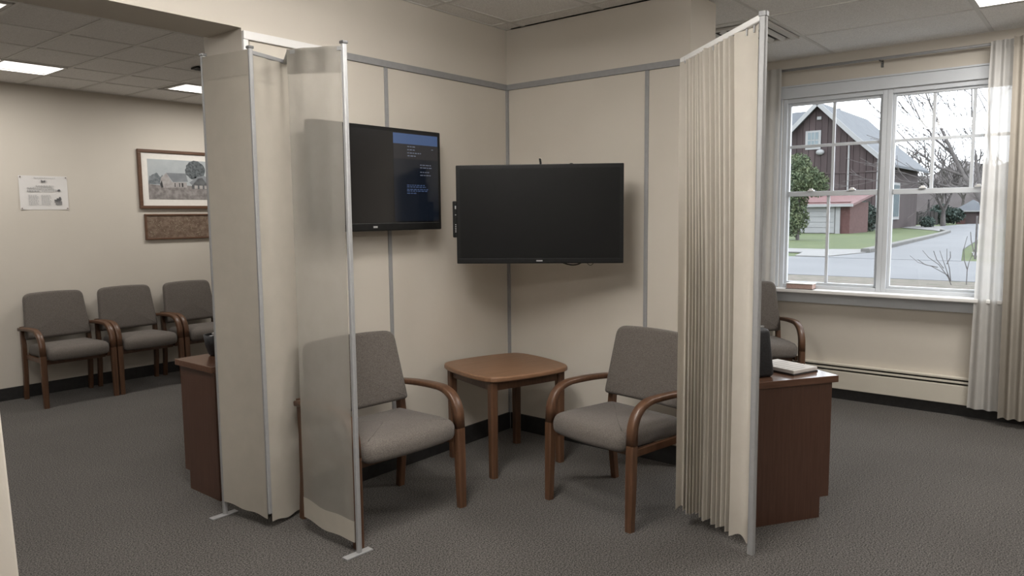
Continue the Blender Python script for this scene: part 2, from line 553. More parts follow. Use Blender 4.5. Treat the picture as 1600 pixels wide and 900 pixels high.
wy = [-3.0, -2.32, -1.31, -0.30, 0.715, 1.73, 2.75, 3.1]
VENT = (4.66, 5.26, 1.745, 2.34)
ceiling('ceiling_window', 'grid ceiling of fissured tiles in front of the window', XC, XW, -3.0, 3.1, ZC,
        wx, wy, holes=LIGHT_WIN)
qx = [0.2 + 0.4 * k for k in range(13)]
qx = [round(v + 0.01, 3) for v in qx]
qy = [3.438, 3.83, 4.30, 4.82, 5.34, 5.85, 6.30, YF]
ceiling('ceiling_waiting', 'grid ceiling of grey tiles above the waiting area', -3.0, 5.0, YC + TH - 0.04, YF, ZW,
        [-3.0, -1.8, -0.6] + qx, qy, holes=LIGHTS_WAIT)

def ceiling_light(r, z, label, power, group=None):
    x0, x1, y0, y1 = r
    cx, cy = (x0 + x1) / 2, (y0 + y1) / 2
    t = thing('ceiling_light', label, 'ceiling light', (cx, cy, z), 0, group)
    w, l = (x1 - x0) / 2, (y1 - y0) / 2
    bm = bmesh.new()
    for a in ((-w, w, -l, -l + 0.02), (-w, w, l - 0.02, l), (-w, -w + 0.02, -l + 0.02, l - 0.02), (w - 0.02, w, -l + 0.02, l - 0.02)):
        box(bm, a[0], a[1], a[2], a[3], -0.004, 0.028)
    link('frame', bm, M['grid'], t)
    link('diffuser', bx(-w + 0.02, w - 0.02, -l + 0.02, l - 0.02, 0.008, 0.02), M['lit'], t)
    ld = bpy.data.lights.new('panel_glow', 'AREA')
    ld.shape = 'RECTANGLE'
    ld.size, ld.size_y = 2 * w - 0.06, 2 * l - 0.06
    ld.energy = power
    ld.color = LAMP_COLOR
    lo = bpy.data.objects.new('panel_glow', ld)
    col.objects.link(lo)
    lo.parent = t
    lo.location = (0, 0, 0.004)
    return t
def wrap_lamp(x, y, rz, k_, label):
    glow = mat('glowing_wrap_diffuser', (0.85, 0.85, 0.83), 0.5, emit=(LAMP_COLOR, WRAP_GLOW * k_))
    t = thing('ceiling_light', label, 'ceiling light', (x, y, ZC), R(rz))
    link('housing', bx(-0.62, 0.62, -0.13, 0.13, -0.030, 0.0, bev=0.004), M['white_trim'], t)
    bm = bmesh.new()
    prof = [(-0.14, -0.03), (-0.145, -0.09), (-0.11, -0.135), (0.11, -0.135), (0.145, -0.09), (0.14, -0.03)]
    v0 = [bm.verts.new((-0.60, p[0], p[1])) for p in prof]
    v1 = [bm.verts.new((0.60, p[0], p[1])) for p in prof]
    for i in range(5):
        bm.faces.new((v0[i], v0[i + 1], v1[i + 1], v1[i]))
    bm.faces.new(v0[::-1])
    bm.faces.new(v1)
    bmesh.ops.recalc_face_normals(bm, faces=bm.faces[:])
    link('diffuser', bm, glow, t)
    for s_ in (-1, 1):
        link('end_cap', bx(s_ * 0.61 - 0.01, s_ * 0.61 + 0.01, -0.148, 0.148, -0.138, -0.028, bev=0.003), M['white_trim'], t)
for (x, y), rz, k_, lab in WRAPS:
    wrap_lamp(x, y, rz, k_, lab)
ceiling_light(LIGHT_WIN[0], ZC, 'lit ceiling panel in the window-side ceiling', LAMP_WATT * 2.7)
for k, r in enumerate(LIGHTS_WAIT):
    ceiling_light(r, ZW, ['lit ceiling panel above the waiting chairs nearest the notice', 'lit ceiling panel above the framed farm picture',
                          'lit ceiling panel beside the header beam in the waiting area'][k], LAMP_WATT * (0.9, 0.95, 0.8)[k])

# ceiling vent by the window, and the dark register in the waiting area
t = thing('ceiling_vent', 'square white ceiling vent with gaps painted dark between louvres near the window', 'vent', (4.985, 2.035, ZC), 0)
bm = bmesh.new()
for a in ((-.29, .29, -.285, -.24), (-.29, .29, .24, .285), (-.29, -.25, -.24, .24), (.25, .29, -.24, .24)):
    box(bm, *a, -0.014, 0.0, bev=0.002)
link('frame', bm, M['grid'], t)
link('duct_shade', bx(-.25, .25, -.24, .24, -0.003, 0.0), M['tv_black'], t)  # flat black plate below the tiles, painting the shade inside the vent
for k in range(6):
    mt = Matrix.Translation((0, -.20 + .08 * k, -0.012)) @ Matrix.Rotation(R(-38), 4, 'X')
    link('louvre', bx(-.25, .25, -.016, .016, -.002, .002, mtx=mt), M['grid'], t)
t = thing('ceiling_register', 'small black ceiling register in the waiting area', 'vent', (2.87, 5.17, ZW), 0)
link('frame', bx(-.10, .10, -.05, .05, -0.012, 0.0, bev=0.002), M['tv_black'], t)
for k in range(3):
    link('slat', bx(-.085, .085, -.04 + .03 * k, -.028 + .03 * k, -0.016, -0.011), M['vent_dark'], t)

# ---- windows
def window(n, y0, y1, cols, label):
    """y0<y1; frame in the wall opening, upper sash with a grid, lower sash"""
    xg = XW + 0.045
    fr = bmesh.new()
    f = 0.034
    for a in ((y0, y0 + f, WZ0, WZ1), (y1 - f, y1, WZ0, WZ1), (y0 + f, y1 - f, WZ1 - f, WZ1), (y0 + f, y1 - f, WZ0, WZ0 + f)):
        box(fr, XW + 0.005, XW + 0.12, a[0], a[1], a[2], a[3], bev=0.004)
    w = struct('window_%d' % n, fr, M['vinyl'], label)
    a, b = y0 + f, y1 - f
    s = 0.020
    zm0, zm1 = 1.572, 1.610
    def rail(name, *q, x=xg, d=0.016):
        return link(name, bx(x - d, x + d, *q, bev=0.003), M['vinyl'], w)
    for yy in (a, b - s):
        rail('sash_stile', yy, yy + s, WZ0 + f, WZ1 - f)
    rail('sash_rail', a + s, b - s, WZ1 - f - s, WZ1 - f)
    rail('sash_rail', a + s, b - s, WZ0 + f, WZ0 + f + s)
    rail('meeting_rail', a + s, b - s, zm0, zm1, d=0.024)
    zt = WZ1 - f - s
    mw_ = 0.011
    for k in range(1, cols):
        yy = a + s + (b - a - 2 * s) * k / cols
        rail('muntin', yy - mw_, yy + mw_, zm1, zt, d=0.008)
    rail('muntin', a + s, b - s, 1.962 - mw_, 1.962 + mw_, d=0.0075)
    if n == 1:
        rail('muntin', 1.745 - mw_, 1.745 + mw_, WZ0 + f + s, zm0, d=0.008)
    for k in (0.28, 0.72):
        yy = a + (b - a) * k
        bm = bmesh.new()
        box(bm, xg - 0.040, xg + 0.0, yy - 0.022, yy + 0.022, zm1, zm1 + 0.010, bev=0.003)
        box(bm, xg - 0.034, xg - 0.010, yy - 0.012, yy + 0.012, zm1 + 0.010, zm1 + 0.020, bev=0.003)
        link('sash_lock', bm, M['white_trim'], w)
    for z0, z1 in ((WZ0 + f + s, zm0), (zm1, zt)):
        link('pane', bx(xg + 0.018, xg + 0.022, a + s, b - s, z0, z1), M['glass'], w)
window(1, 1.342, 2.10, 2, 'white double-hung window looking at the barn')
window(2, 0.50, 1.342, 3, 'white double-hung window looking at the side road')
# casing, stool and apron
bm = bmesh.new()
box(bm, XW - 0.020, XW, WY0 - 0.06, WY1 + 0.035, WZ1, WZ1 + 0.085, bev=0.004)
box(bm, XW - 0.030, XW, WY0 - 0.07, WY1 + 0.04, WZ1 + 0.085, WZ1 + 0.098, bev=0.003)
box(bm, XW - 0.018, XW, WY1, WY1 + 0.035, 0.85, WZ1, bev=0.004)
box(bm, XW - 0.018, XW, WY0 - 0.06, WY0, 0.85, WZ1, bev=0.004)
struct('trim_8', bm, M['vinyl'], 'white casing round the double window')
struct('trim_9', bx(XW - 0.115, XW + 0.03, WY0 - 0.08, WY1 + 0.06, 0.818, 0.845, bev=0.006), M['white_trim'], 'white window stool with the book on it')
struct('trim_10', bx(XW - 0.03, XW, WY0 - 0.06, WY1 + 0.04, 0.735, 0.818, bev=0.005), M['vinyl'], 'white apron below the window stool')

# ------------------------------------------------------------------ seating
def make_chair():
    t = thing('guest_chair', '', 'chair')
    W = 0.264
    seat = [(-0.236, 0.185), (-0.240, -0.250), (0.240, -0.250), (0.236, 0.185)]
    o = rounded_outline(seat, [0.05, 0.05, 0.05, 0.05])
    o = densify(o, 0.05)
    def bow(v):
        q = min(1, max(0, (-v.y + 0.05) / 0.30))
        y = v.y - 0.035 * q * q * (3 - 2 * q) * max(0, 1 - (v.x / 0.25) ** 2)
        z = v.z - 0.02 * max(0, (-v.y - 0.16) / 0.10) ** 2 - 0.03 * v.y
        return Vector((v.x, y, z))
    bm = pad(bmesh.new(), o, 0.098, 0.040, 0.016, 0, Matrix.Translation((0, 0, 0.358)), bow)
    link('seat', bm, M['fabric'], t, True)
    back = [(-0.252, 0.0), (0.252, 0.0), (0.226, 0.365), (-0.226, 0.365)]
    o = rounded_outline(back, [0.022, 0.022, 0.050, 0.050])
    o = densify(o, 0.045)
    def curve(v):
        y = v.y + 0.014 * (1 - (v.x / 0.252) ** 2) * min(1, max(0, v.y / 0.365)) ** 2
        return Vector((v.x, y, v.z - 0.018 * (1 - (v.x / 0.24) ** 2)))
    mt = Matrix.Translation((0, 0.195, 0.482)) @ Matrix.Rotation(R(90 - 11), 4, 'X')
    bm = pad(bmesh.new(), o, 0.062, 0.022, 0.008, 0.004, mt, curve)
    link('backrest', bm, M['fabric'], t, True)
    FY = -0.228
    for s in (-1, 1):
        x = s * (W + 0.002)
        arm = bez((x, 0.220, 0.572), (x, 0.06, 0.592), (x, -0.09, 0.588), 6) + bez((x, -0.09, 0.588), (x, -0.205, 0.580), (x, FY + 0.004, 0.475), 9)[1:] + [Vector((x, FY, 0.40))]
        hs = [0.026] * 7 + [0.026 + 0.014 * k / 9 for k in range(1, 10)] + [0.042]
        link('armrest', sweep(bmesh.new(), arm, 0.044, hs, bev=0.3), M['wood'], t, True)
        link('leg', sweep(bmesh.new(), [(x, FY, 0.402), (x, FY - 0.004, 0.22), (x, FY - 0.010, 0.0)], [0.044, 0.042, 0.036], [0.042, 0.042, 0.036], bev=0.3), M['wood'], t)
        xr = s * 0.252
        link('leg', sweep(bmesh.new(), [(xr, 0.232, 0.0), (xr, 0.210, 0.20), (xr, 0.206, 0.42), (xr, 0.216, 0.52), (xr, 0.228, 0.59)], [0.034, 0.034, 0.034, 0.032, 0.030], [0.036, 0.042, 0.044, 0.040, 0.032], bev=0.3), M['wood'], t)
        link('side_rail', bx(s * 0.238 - 0.011, s * 0.238 + 0.011, -0.205, 0.185, 0.330, 0.366, bev=0.004), M['wood'], t)
    link('rear_rail', bx(-0.228, 0.228, 0.165, 0.187, 0.335, 0.378, bev=0.004), M['wood'], t)
    link('front_rail', bx(-0.228, 0.228, -0.165, -0.145, 0.320, 0.356, bev=0.004), M['wood'], t)
    return t

chair0 = make_chair()
SPOTS = [
    ((2.310, 2.717, 0), R(-4), 1.16, 'taupe padded armchair below the glossy television, partly behind the sheer cloth', 'armchairs in the nook'),
    ((3.148, 1.868, 0), R(-100), 1.0, 'taupe padded armchair beside the cream pleated curtain', 'armchairs in the nook'),
    ((2.305, 6.530, 0), 0, 0.965, 'taupe padded waiting chair at the end of the row below the white notice', 'waiting chairs along the wall'),
    ((2.868, 6.530, 0), 0, 0.965, 'taupe padded waiting chair standing in the middle of the row of three', 'waiting chairs along the wall'),
    ((3.435, 6.530, 0), 0, 0.965, 'taupe padded waiting chair below the framed farm picture', 'waiting chairs along the wall'),
    ((5.522, 2.098, 0), R(-50), 1.0, 'taupe padded armchair standing by the window and heater', 'armchair by the window'),
]
for i, (loc, rz, sc, lab, grp) in enumerate(SPOTS):
    c = chair0 if i == 0 else copy_tree(chair0)
    c.location = loc
    c.rotation_euler = (0, 0, rz)
    c.scale = (sc, 1.04 if i == 1 else 1.0, 1.06 if i == 5 else 1.0)
    tag(c, lab, 'chair', grp)

# ---- corner table
t = thing('corner_table', 'square cherry wood side table with bowed edges in the corner', 'table', (3.292, 2.742, 0), R(-16.5))
hw, hd, bowv = 0.278, 0.268, 0.034
o = []
for (ax, ay), (bx_, by_) in (((-hw, -hd), (hw, -hd)), ((hw, -hd), (hw, hd)), ((hw, hd), (-hw, hd)), ((-hw, hd), (-hw, -hd))):
    nrm = Vector((by_ - ay, -(bx_ - ax))).normalized()
    for k in range(12):
        u = k / 12
        p = Vector((ax + (bx_ - ax) * u, ay + (by_ - ay) * u)) + nrm * bowv * (1 - (2 * u - 1) ** 2)
        o.append(p)
# soften the four corners
for _ in range(2):
    o = [(o[i - 1] + o[i] * 2 + o[(i + 1) % len(o)]) / 4 for i in range(len(o))]
link('table_top', pad(bmesh.new(), o, 0.030, 0.009, 0, 0, Matrix.Translation((0, 0, 0.545)), arc=3), M['wood_x'], t)
for s in (-1, 1):
    for q in (-1, 1):
        link('leg', sweep(bmesh.new(), [(s * 0.232, q * 0.222, 0), (s * 0.232, q * 0.222, 0.548)], [0.042, 0.048], [0.042, 0.048], bev=0.35), M['wood'], t)
    link('apron', bx(s * 0.232 - 0.010, s * 0.232 + 0.010, -0.20, 0.20, 0.490, 0.545, bev=0.002), M['wood'], t)
    link('apron', bx(-0.208, 0.208, s * 0.222 - 0.010, s * 0.222 + 0.010, 0.490, 0.545, bev=0.002), M['wood'], t)

# ------------------------------------------------------------------ televisions
def text_rows(name, bm, rows, parent, m):
    return link(name, bm, m, parent)

# glossy one on the left partition (screen faces -y)
TX0, TX1, TZ0, TZ1, TY = 2.17, 3.050, 1.370, 1.915, 3.005
t = thing('television', 'glossy black television on the left partition showing faint blue text', 'television', ((TX0 + TX1) / 2, YC, TZ0))
w, h = (TX1 - TX0), (TZ1 - TZ0)
d = YC - TY
link('body', bx(-w / 2, w / 2, -d, -d + 0.045, 0, h, bev=0.006), M['tv_black'], t)
link('rear_housing', bx(-w * 0.36, w * 0.36, -d + 0.045, -d + 0.08, 0.07, h - 0.08, bev=0.01), M['tv_black'], t)
link('wall_mount', bx(-0.16, 0.16, -d + 0.08, -0.008, 0.14, h - 0.16, bev=0.004), M['alu_dark'], t)
ys = -d - 0.0012
b0, b1, bb, bt = -w / 2 + 0.020, w / 2 - 0.020, 0.042, h - 0.020
sc_ = link('screen', bx(b0, b1, ys, -d + 0.002, bb, bt), M['tv_gloss'], t)
def fl(name, m, rects, par, dy):
    bm = bmesh.new()
    for (u0, u1, v0, v1) in rects:
        x0, x1 = b0 + (b1 - b0) * u0, b0 + (b1 - b0) * u1
        z0, z1 = bt - (bt - bb) * v0, bt - (bt - bb) * v1
        quad(bm, [(x0, ys - dy, z1), (x1, ys - dy, z1), (x1, ys - dy, z0), (x0, ys - dy, z0)])
    return link(name, bm, m, par)
fl('title_bar', M['ui_bar'], [(0.60, 0.995, 0.01, 0.125)], sc_, 0.0004)
fl('grey_panel', M['ui_grey'], [(0.60, 0.995, 0.127, 0.29)], sc_, 0.0004)
fl('navy_panel', M['ui_navy'], [(0.60, 0.995, 0.292, 0.985)], sc_, 0.0004)
rows = []
def words(u0, u1, v, hgt):
    u = u0
    while u < u1 - 0.006:
        l = random.uniform(0.012, 0.030)
        rows.append((u, min(u + l, u1), v, v + hgt))
        u += l + 0.006
for v, u1 in ((0.145, 0.80), (0.180, 0.79), (0.215, 0.84), (0.247, 0.80)):
    words(0.72, u1, v, 0.012)
for v, u1 in ((0.345, 0.93), (0.375, 0.935), (0.425, 0.92), (0.46, 0.925)):
    words(0.83, u1, v, 0.010)
words(0.935, 0.96, 0.165, 0.008)
fl('text_lines', M['ui_text'], rows, sc_, 0.0008)['kind'] = 'stuff'
rows = []
for v, u1 in ((0.575, 0.87), (0.595, 0.88), (0.622, 0.90), (0.640, 0.90), (0.665, 0.80)):
    words(0.71, u1, v, 0.012)
fl('text_lines', M['ui_text_blue'], rows, sc_, 0.0008)['kind'] = 'stuff'
link('logo', bx(-0.065, -0.038, ys - 0.001, ys + 0.002, 0.016, 0.026), M['logo'], t)
tube_path = [(0.145, -0.03, 0.02), (0.147, -0.02, -0.10), (0.15, -0.016, -0.30)]
link('lower_edge_light_strip', bx(-w / 2 + 0.02, w / 2 - 0.02, ys - 0.0006, ys + 0.002, 0.0385, 0.0405), M['alu_dark'], t)

# matt one hung across the corner on a swivel arm
PL, PR = Vector((3.012, 2.852)), Vector((3.532, 2.088))
PR = PL + (PR - PL) * 1.0
mid = (PL + PR) / 2
ang = math.atan2(PR.y - PL.y, PR.x - PL.x)
w = (PR - PL).length
h = 0.545
t = thing('television', 'matt black television hung across the corner above the table', 'television', (mid.x, mid.y, 1.178), ang)
link('body', bx(-w / 2, w / 2, 0, 0.050, 0, h, bev=0.005), M['tv_black'], t)
link('screen', bx(-w / 2 + 0.022, w / 2 - 0.022, -0.0012, 0.002, 0.032, h - 0.022), M['tv_matte'], t)
link('lower_bezel', bx(-w / 2 + 0.004, w / 2 - 0.004, -0.003, 0.002, 0.004, 0.028, bev=0.001), M['tv_black'], t)
link('logo', bx(-0.017, 0.017, -0.0045, -0.002, 0.012, 0.019), M['logo'], t)
link('rear_housing', bx(-w * 0.36, w * 0.36, 0.05, 0.085, 0.06, h - 0.08, bev=0.01), M['tv_black'], t)
link('mount_plate', bx(-0.12, 0.12, 0.085, 0.10, 0.15, 0.40, bev=0.003), M['alu_dark'], t)
# arm to the left partition at the corner
inv = (Matrix.Translation((mid.x, mid.y, 1.178)) @ Matrix.Rotation(ang, 4, 'Z')).inverted()
e = inv @ Vector((3.60, YC - 0.012, 1.455))
e2 = inv @ Vector((3.60, YC - 0.05, 1.455))
link('mount_arm', sweep(bmesh.new(), [(0, 0.098, 0.277), (0.06, 0.20, 0.277), tuple(e2), tuple(e)], 0.05, 0.03, side=Vector((0, 0, 1))), M['alu_dark'], t)
bm = bmesh.new()
tube(bm, [(0.005, 0.06, h - 0.05), (0.006, 0.062, h + 0.01), (0.002, 0.06, h + 0.036)], 0.006, 7)
link('antenna', bm, M['tv_black'], t)
def cable(pts, r=0.0028):
    link('cable', tube(bmesh.new(), pts, r, 6), M['tv_black'], t, True)
cable(bez((0.145, 0.06, h - 0.03), (0.175, 0.06, h + 0.04), (0.21, 0.06, h - 0.03), 10))
cable(bez((0.09, 0.045, 0.02), (0.20, 0.05, -0.045), (0.255, 0.06, 0.02), 10), 0.004)
cable(bez((0.25, 0.06, 0.02), (0.285, 0.06, -0.05), (0.31, 0.06, 0.02), 10), 0.0018)
# media player clipped behind the left edge
mb = thing('media_player', 'slim black media box clipped to the edge of the matt television', 'media box', (mid.x, mid.y, 1.178), ang)
link('case', bx(-w / 2 - 0.030, -w / 2 + 0.05, 0.052, 0.085, 0.145, 0.350, bev=0.006), M['tv_black'], mb)
bm = bmesh.new()
for k, z in enumerate((0.305, 0.27, 0.215, 0.205, 0.195, 0.185, 0.175)):
    box(bm, -w / 2 - 0.016, -w / 2 - 0.009, 0.0505, 0.0525, z, z + (0.018 if k == 0 else 0.005))
link('indicator_marks', bm, M['logo'], mb)['kind'] = 'stuff'

# ------------------------------------------------------------------ cloth helpers
def sheet(bm, top, bot, z_top, z_bot, nu, nv, amp=0.0, folds=0, ease=None, z_wave=0.0, seed=1, wave_fn=None):
    """cloth between a top path and a bottom path (functions of u -> Vector2)"""
    rnd = random.Random(seed)
    ph = [rnd.uniform(-0.6, 0.6) for _ in range(64)]
    rows_ = []
    for j in range(nv + 1):
        v = j / nv
        row = []
        for i in range(nu + 1):
            u = i / nu
            e_ = ease(v) if ease else v
            p = top(u) * (1 - e_) + bot(u) * e_
            u2 = min(1, u + 0.01)
            u1 = max(0, u - 0.01)
            q = (top(u2) * (1 - e_) + bot(u2) * e_) - (top(u1) * (1 - e_) + bot(u1) * e_)
            n = Vector((-q.y, q.x)).normalized()
            a = 0
            if folds:
                fpos = u * folds
                k = int(fpos) % 60
                jit = ph[k] * (1 - (fpos % 1)) + ph[k + 1] * (fpos % 1)
                a = amp * math.sin(2 * math.pi * fpos + jit * 1.4 + 0.5 * jit * v) * (0.75 + 0.35 * v + 0.2 * jit)
            if wave_fn:
                a += wave_fn(u, v)
            p = p + n * a
            z = z_top(u) * (1 - v) + (z_bot(u) + z_wave * math.sin(u * 9 + seed)) * v
            row.append(bm.verts.new((p.x, p.y, z)))
        rows_.append(row)
    for j in range(nv):
        for i in range(nu):
            bm.faces.new((rows_[j][i], rows_[j][i + 1], rows_[j + 1][i + 1], rows_[j + 1][i]))
    return bm
def line(a, b):
    a, b = Vector(a), Vector(b)
    return lambda u: a * (1 - u) + b * u
def K(v):
    return lambda u: v

# ------------------------------------------------------------------ folding cloth screen on the left
A, B, D, D2, C3 = (1.812, 3.300), (1.858, 2.985), (2.085, 3.055), (1.946, 2.822), (1.948, 2.452)
ZT = 2.175
t = thing('privacy_screen', 'folding privacy screen of cream cloth on aluminium posts beside the left partition', 'privacy screen', (1.9, 2.9, 0))
off = Vector((1.9, 2.9, 0))
def L2(p):
    return (p[0] - 1.9, p[1] - 2.9)
A_, B_, D_, D2_, C_ = map(L2, (A, B, D, D2, C3))
for p, zt, z0 in ((A_, ZT + 0.012, 0.006), (B_, ZT + 0.008, 0.075), (C_, ZT - 0.035, 0.006)):
    link('post', sweep(bmesh.new(), [(p[0], p[1], z0), (p[0], p[1], zt)], 0.020, 0.020, bev=0.35), M['alu'], t)
    link('post_cap', bx(p[0] - 0.013, p[0] + 0.013, p[1] - 0.013, p[1] + 0.013, zt, zt + 0.012, bev=0.003), M['alu_dark'], t)
for p, a in ((A_, R(90)), (C_, R(87))):
    mt = Matrix.Translation((p[0], p[1], 0)) @ Matrix.Rotation(a, 4, 'Z') @ Matrix.Rotation(R(-90), 4, 'Z')
    link('foot_plate', bx(-0.075, 0.06, -0.018, 0.018, 0.0, 0.007, bev=0.002, mtx=mt), M['alu'], t)
ZC3 = ZT - 0.045
for p, q, z0, z1 in ((B_, D_, ZT, ZT), (A_, B_, ZT, ZT), (D_, D2_, ZT, ZT - 0.01), (D2_, C_, ZT - 0.01, ZC3)):
    link('top_rail', sweep(bmesh.new(), [(p[0], p[1], z0 - 0.008), (q[0], q[1], z1 - 0.008)], 0.018, 0.022, side=Vector((0, 0, 1))), M['alu'], t)
def screen_cloth(p, q, zt0, zt1, zb0, zb1, m, seed, wave, band=0.095):
    n = 26
    zt_, zb_ = (lambda u: zt0 * (1 - u) + zt1 * u), (lambda u: zb0 * (1 - u) + zb1 * u - 0.006 * math.sin(math.pi * u) + 0.004 * math.sin(11 * u))
    f = link('cloth_panel', sheet(bmesh.new(), line(p, q), line(p, q), zt_, zb_, n, 30, wave_fn=wave), M[m], t, True)
    # doubled hem at foot and head, 2 mm off the cloth
    def w2(k0, k1):
        return lambda u, v: wave(u, k0 + (k1 - k0) * v)
    H = zt0 - zb0
    for s in (-1, 1):
        nrm = Vector((-(q[1] - p[1]), q[0] - p[0])).normalized() * 0.0018 * s
        pp, qq = (p[0] + nrm.x, p[1] + nrm.y), (q[0] + nrm.x, q[1] + nrm.y)
        k = 1 - band / H
        zmid = lambda u: zt_(u) * (1 - k) + zb_(u) * k
        link('hem', sheet(bmesh.new(), line(pp, qq), line(pp, qq), zmid, zb_, n, 4, wave_fn=w2(k, 1)), M['screen_cloth'], f, True)
        if True:
            k2 = 0.105 / H
            zm2 = lambda u: zt_(u) * (1 - k2) + zb_(u) * k2
            link('heading', sheet(bmesh.new(), line(pp, qq), line(pp, qq), zt_, zm2, n, 4, wave_fn=w2(0, k2)), M[m], f, True)
    return f
def ins(p, q, a, b):
    p, q = Vector(p), Vector(q)
    l = (q - p).length
    n_ = Vector((-(q - p).y, (q - p).x)).normalized() * 0.0115      # cloth hangs on the open side of the rail
    if n_.dot(Vector((-0.7, -0.7))) < 0:
        n_ = -n_
    p, q = p + n_, q + n_
    return tuple(p + (q - p) * a / l), tuple(q - (q - p) * b / l)
p, q = ins(A_, B_, 0.012, 0.002)
screen_cloth(p, q, ZT + 0.004, ZT + 0.004, 0.075, 0.055, 'screen_cloth', 1, lambda u, v: 0.012 * v * math.sin(math.pi * u))
p, q = ins(B_, D_, 0.004, 0.0)
screen_cloth(p, q, ZT - 0.02, ZT - 0.02, 0.035, 0.020, 'screen_cloth', 2,
             lambda u, v: -0.006 * math.sin(math.pi * u) * (0.3 + 0.9 * v) + 0.011 * math.sin(15 * u + 1) * max(0, 1 - 6 * v) * u)
p, q = ins(D2_, C_, 0.0, 0.012)
screen_cloth(p, q, ZT - 0.006, ZC3 + 0.004, 0.075, 0.055, 'sheer_cloth', 3,
             lambda u, v: -0.005 * math.sin(math.pi * u) * (0.4 + v) + 0.004 * math.sin(14 * u) * max(0, 1 - 1.6 * v))

# ------------------------------------------------------------------ pleated curtain on the right
PX, PY = 2.983, 1.130
t = thing('privacy_curtain', 'cream pleated privacy curtain on an aluminium post and rail beside the right partition', 'curtain', (PX, PY, 0))
link('post', sweep(bmesh.new(), [(0, 0, 0), (0, 0, 2.222)], 0.028, 0.028, bev=0.35), M['alu'], t)
link('post_cap', bx(-0.016, 0.016, -0.016, 0.016, 2.222, 2.244, bev=0.003), M['alu_dark'], t)
E1 = (3.45 - PX, 1.712 - PY)
link('top_rail', sweep(bmesh.new(), [(0, 0, 2.222), (E1[0], E1[1], 2.200)], 0.026, 0.024, side=Vector((0, 0, 1))), M['white_trim'], t)
link('rail_bracket', sweep(bmesh.new(), [(E1[0], E1[1], 2.200), (XC - 0.022 - PX, 1.893 - PY, 2.272)], 0.024, 0.018, side=Vector((0, 0, 1))), M['alu_dark'], t)
def tp(u):
    return Vector((3.425 - PX, 1.695 - PY)) * (1 - u) + Vector((0.022, 0.028)) * u
def bt_(u):
    return Vector((3.045 - PX + 0.03 * math.sin(3.1 * u), 1.512 - PY)) * (1 - u) + Vector((0.012, 0.022)) * u + Vector((0.025 * math.sin(math.pi * u), 0))
def ease(v):
    x = min(1, v / 0.60)
    return 1 - (1 - x) ** 1.6
PLEAT_W = [0.044] * 7 + [0.040] + [0.075, 0.066, 0.070, 0.062, 0.069]
PLEAT_AMP = [0.034, 0.030, 0.036, 0.032, 0.036, 0.030, 0.046, -0.085, 0.050, 0.044, 0.052, 0.042, 0.046]
PLEAT_AT = [0.09]
for w_ in PLEAT_W:
    PLEAT_AT.append(PLEAT_AT[-1] + w_ * 0.69 / sum(PLEAT_W))
PLEAT_AT[-1] = 0.7801
def pleats(u, v):
    """flat leading flap, six uneven pleats, wide flat panel by the post"""
    if u < 0.09:
        return 0.030 * math.sin(math.pi * (u / 0.09) - 0.6)
    if u < 0.78:
        i = max(k for k in range(len(PLEAT_AT) - 1) if u >= PLEAT_AT[k])
        f_ = (u - PLEAT_AT[i]) / (PLEAT_AT[i + 1] - PLEAT_AT[i])
        c_ = (0.28, 0.36, 0.24, 0.40)[i % 4]
        ramp = f_ / c_ if f_ < c_ else (1 - f_) / (1 - c_)
        ramp = ramp * ramp * (3 - 2 * ramp)
        return PLEAT_AMP[i] * (ramp - 0.5) * (0.92 + 0.12 * v) + 0.004 * math.sin(3 * v + i)
    w_ = (u - 0.78) / 0.22
    return -0.022 * (1 - w_) ** 2 + 0.016 * math.sin(math.pi * w_) * (0.8 + 0.4 * v)
f = link('curtain_cloth', sheet(bmesh.new(), tp, bt_, lambda u: 2.185 + 0.02 * u, lambda u: 0.085 - 0.045 * u + 0.010 * math.sin(31 * u), 420, 30, ease=ease, wave_fn=pleats), M['pleat_cloth'], t, True)
link('hem', sheet(bmesh.new(), lambda u: bt_(u) + Vector((-0.0025, 0)), lambda u: bt_(u) + Vector((-0.0025, 0)), lambda u: 0.185 - 0.045 * u + 0.010 * math.sin(31 * u), lambda u: 0.084 - 0.045 * u + 0.010 * math.sin(31 * u), 420, 3, wave_fn=lambda u, v: pleats(u, 0.95 + 0.05 * v)), M['pleat_cloth'], f, True)
for k in range(12):
    u = (k + 0.4) / 12
    p = tp(u)
    bm = tube(bmesh.new(), [(p.x, p.y, 2.178), (p.x, p.y, 2.205)], 0.004, 6)
    link('glide_hook', bm, M['alu'], t)

# cream cloth-covered screen panel standing at the left margin
t = thing('screen_panel', 'low cream screen panel standing by the opening to the waiting area', 'screen panel', (0.634, 2.2, 0))
bm = bmesh.new()
box(bm, -0.70, 0.0, -0.015, 0.015, 0.0, 1.08, bev=0.006)
for v in bm.verts:
    v.co.x -= 0.029 * v.co.z
link('panel_cloth', bm, M['panel'], t)
link('base_foot', bx(-0.64, -0.10, -0.06, 0.06, 0.0, 0.012, bev=0.003), M['alu'], t)

# ------------------------------------------------------------------ desks
def console(name, label, loc, rz, w, d, h, kick_side):
    """local: visible end face at y=0 looking -y, width along x, depth along +y; toe kick at +x end"""
    t = thing(name, label, 'desk', loc, rz)
    link('carcass', bx(0, w, 0.0, d, 0.10, h - 0.032), M['laminate'], t)
    a, b = (0, w - 0.05) if kick_side > 0 else (0.05, w)
    link('plinth', bx(a, b, 0.0005, d - 0.0005, 0.0, 0.10), M['laminate'], t)
    oa, ob = (-0.004, w + 0.025) if kick_side > 0 else (-0.025, w + 0.004)
    link('desk_top', bx(oa, ob, -0.014, d + 0.012, h - 0.032, h, bev=0.003), M['laminate_top'], t)
    return t
# right desk: front edge runs from (3.22,1.235) to (3.63,1.01)
rzR = R(-33)
dk = console('side_desk', 'walnut laminate desk with the black bag behind the pleated curtain', (3.20, 1.250, 0), rzR, 0.47, 0.30, 0.685, 1)
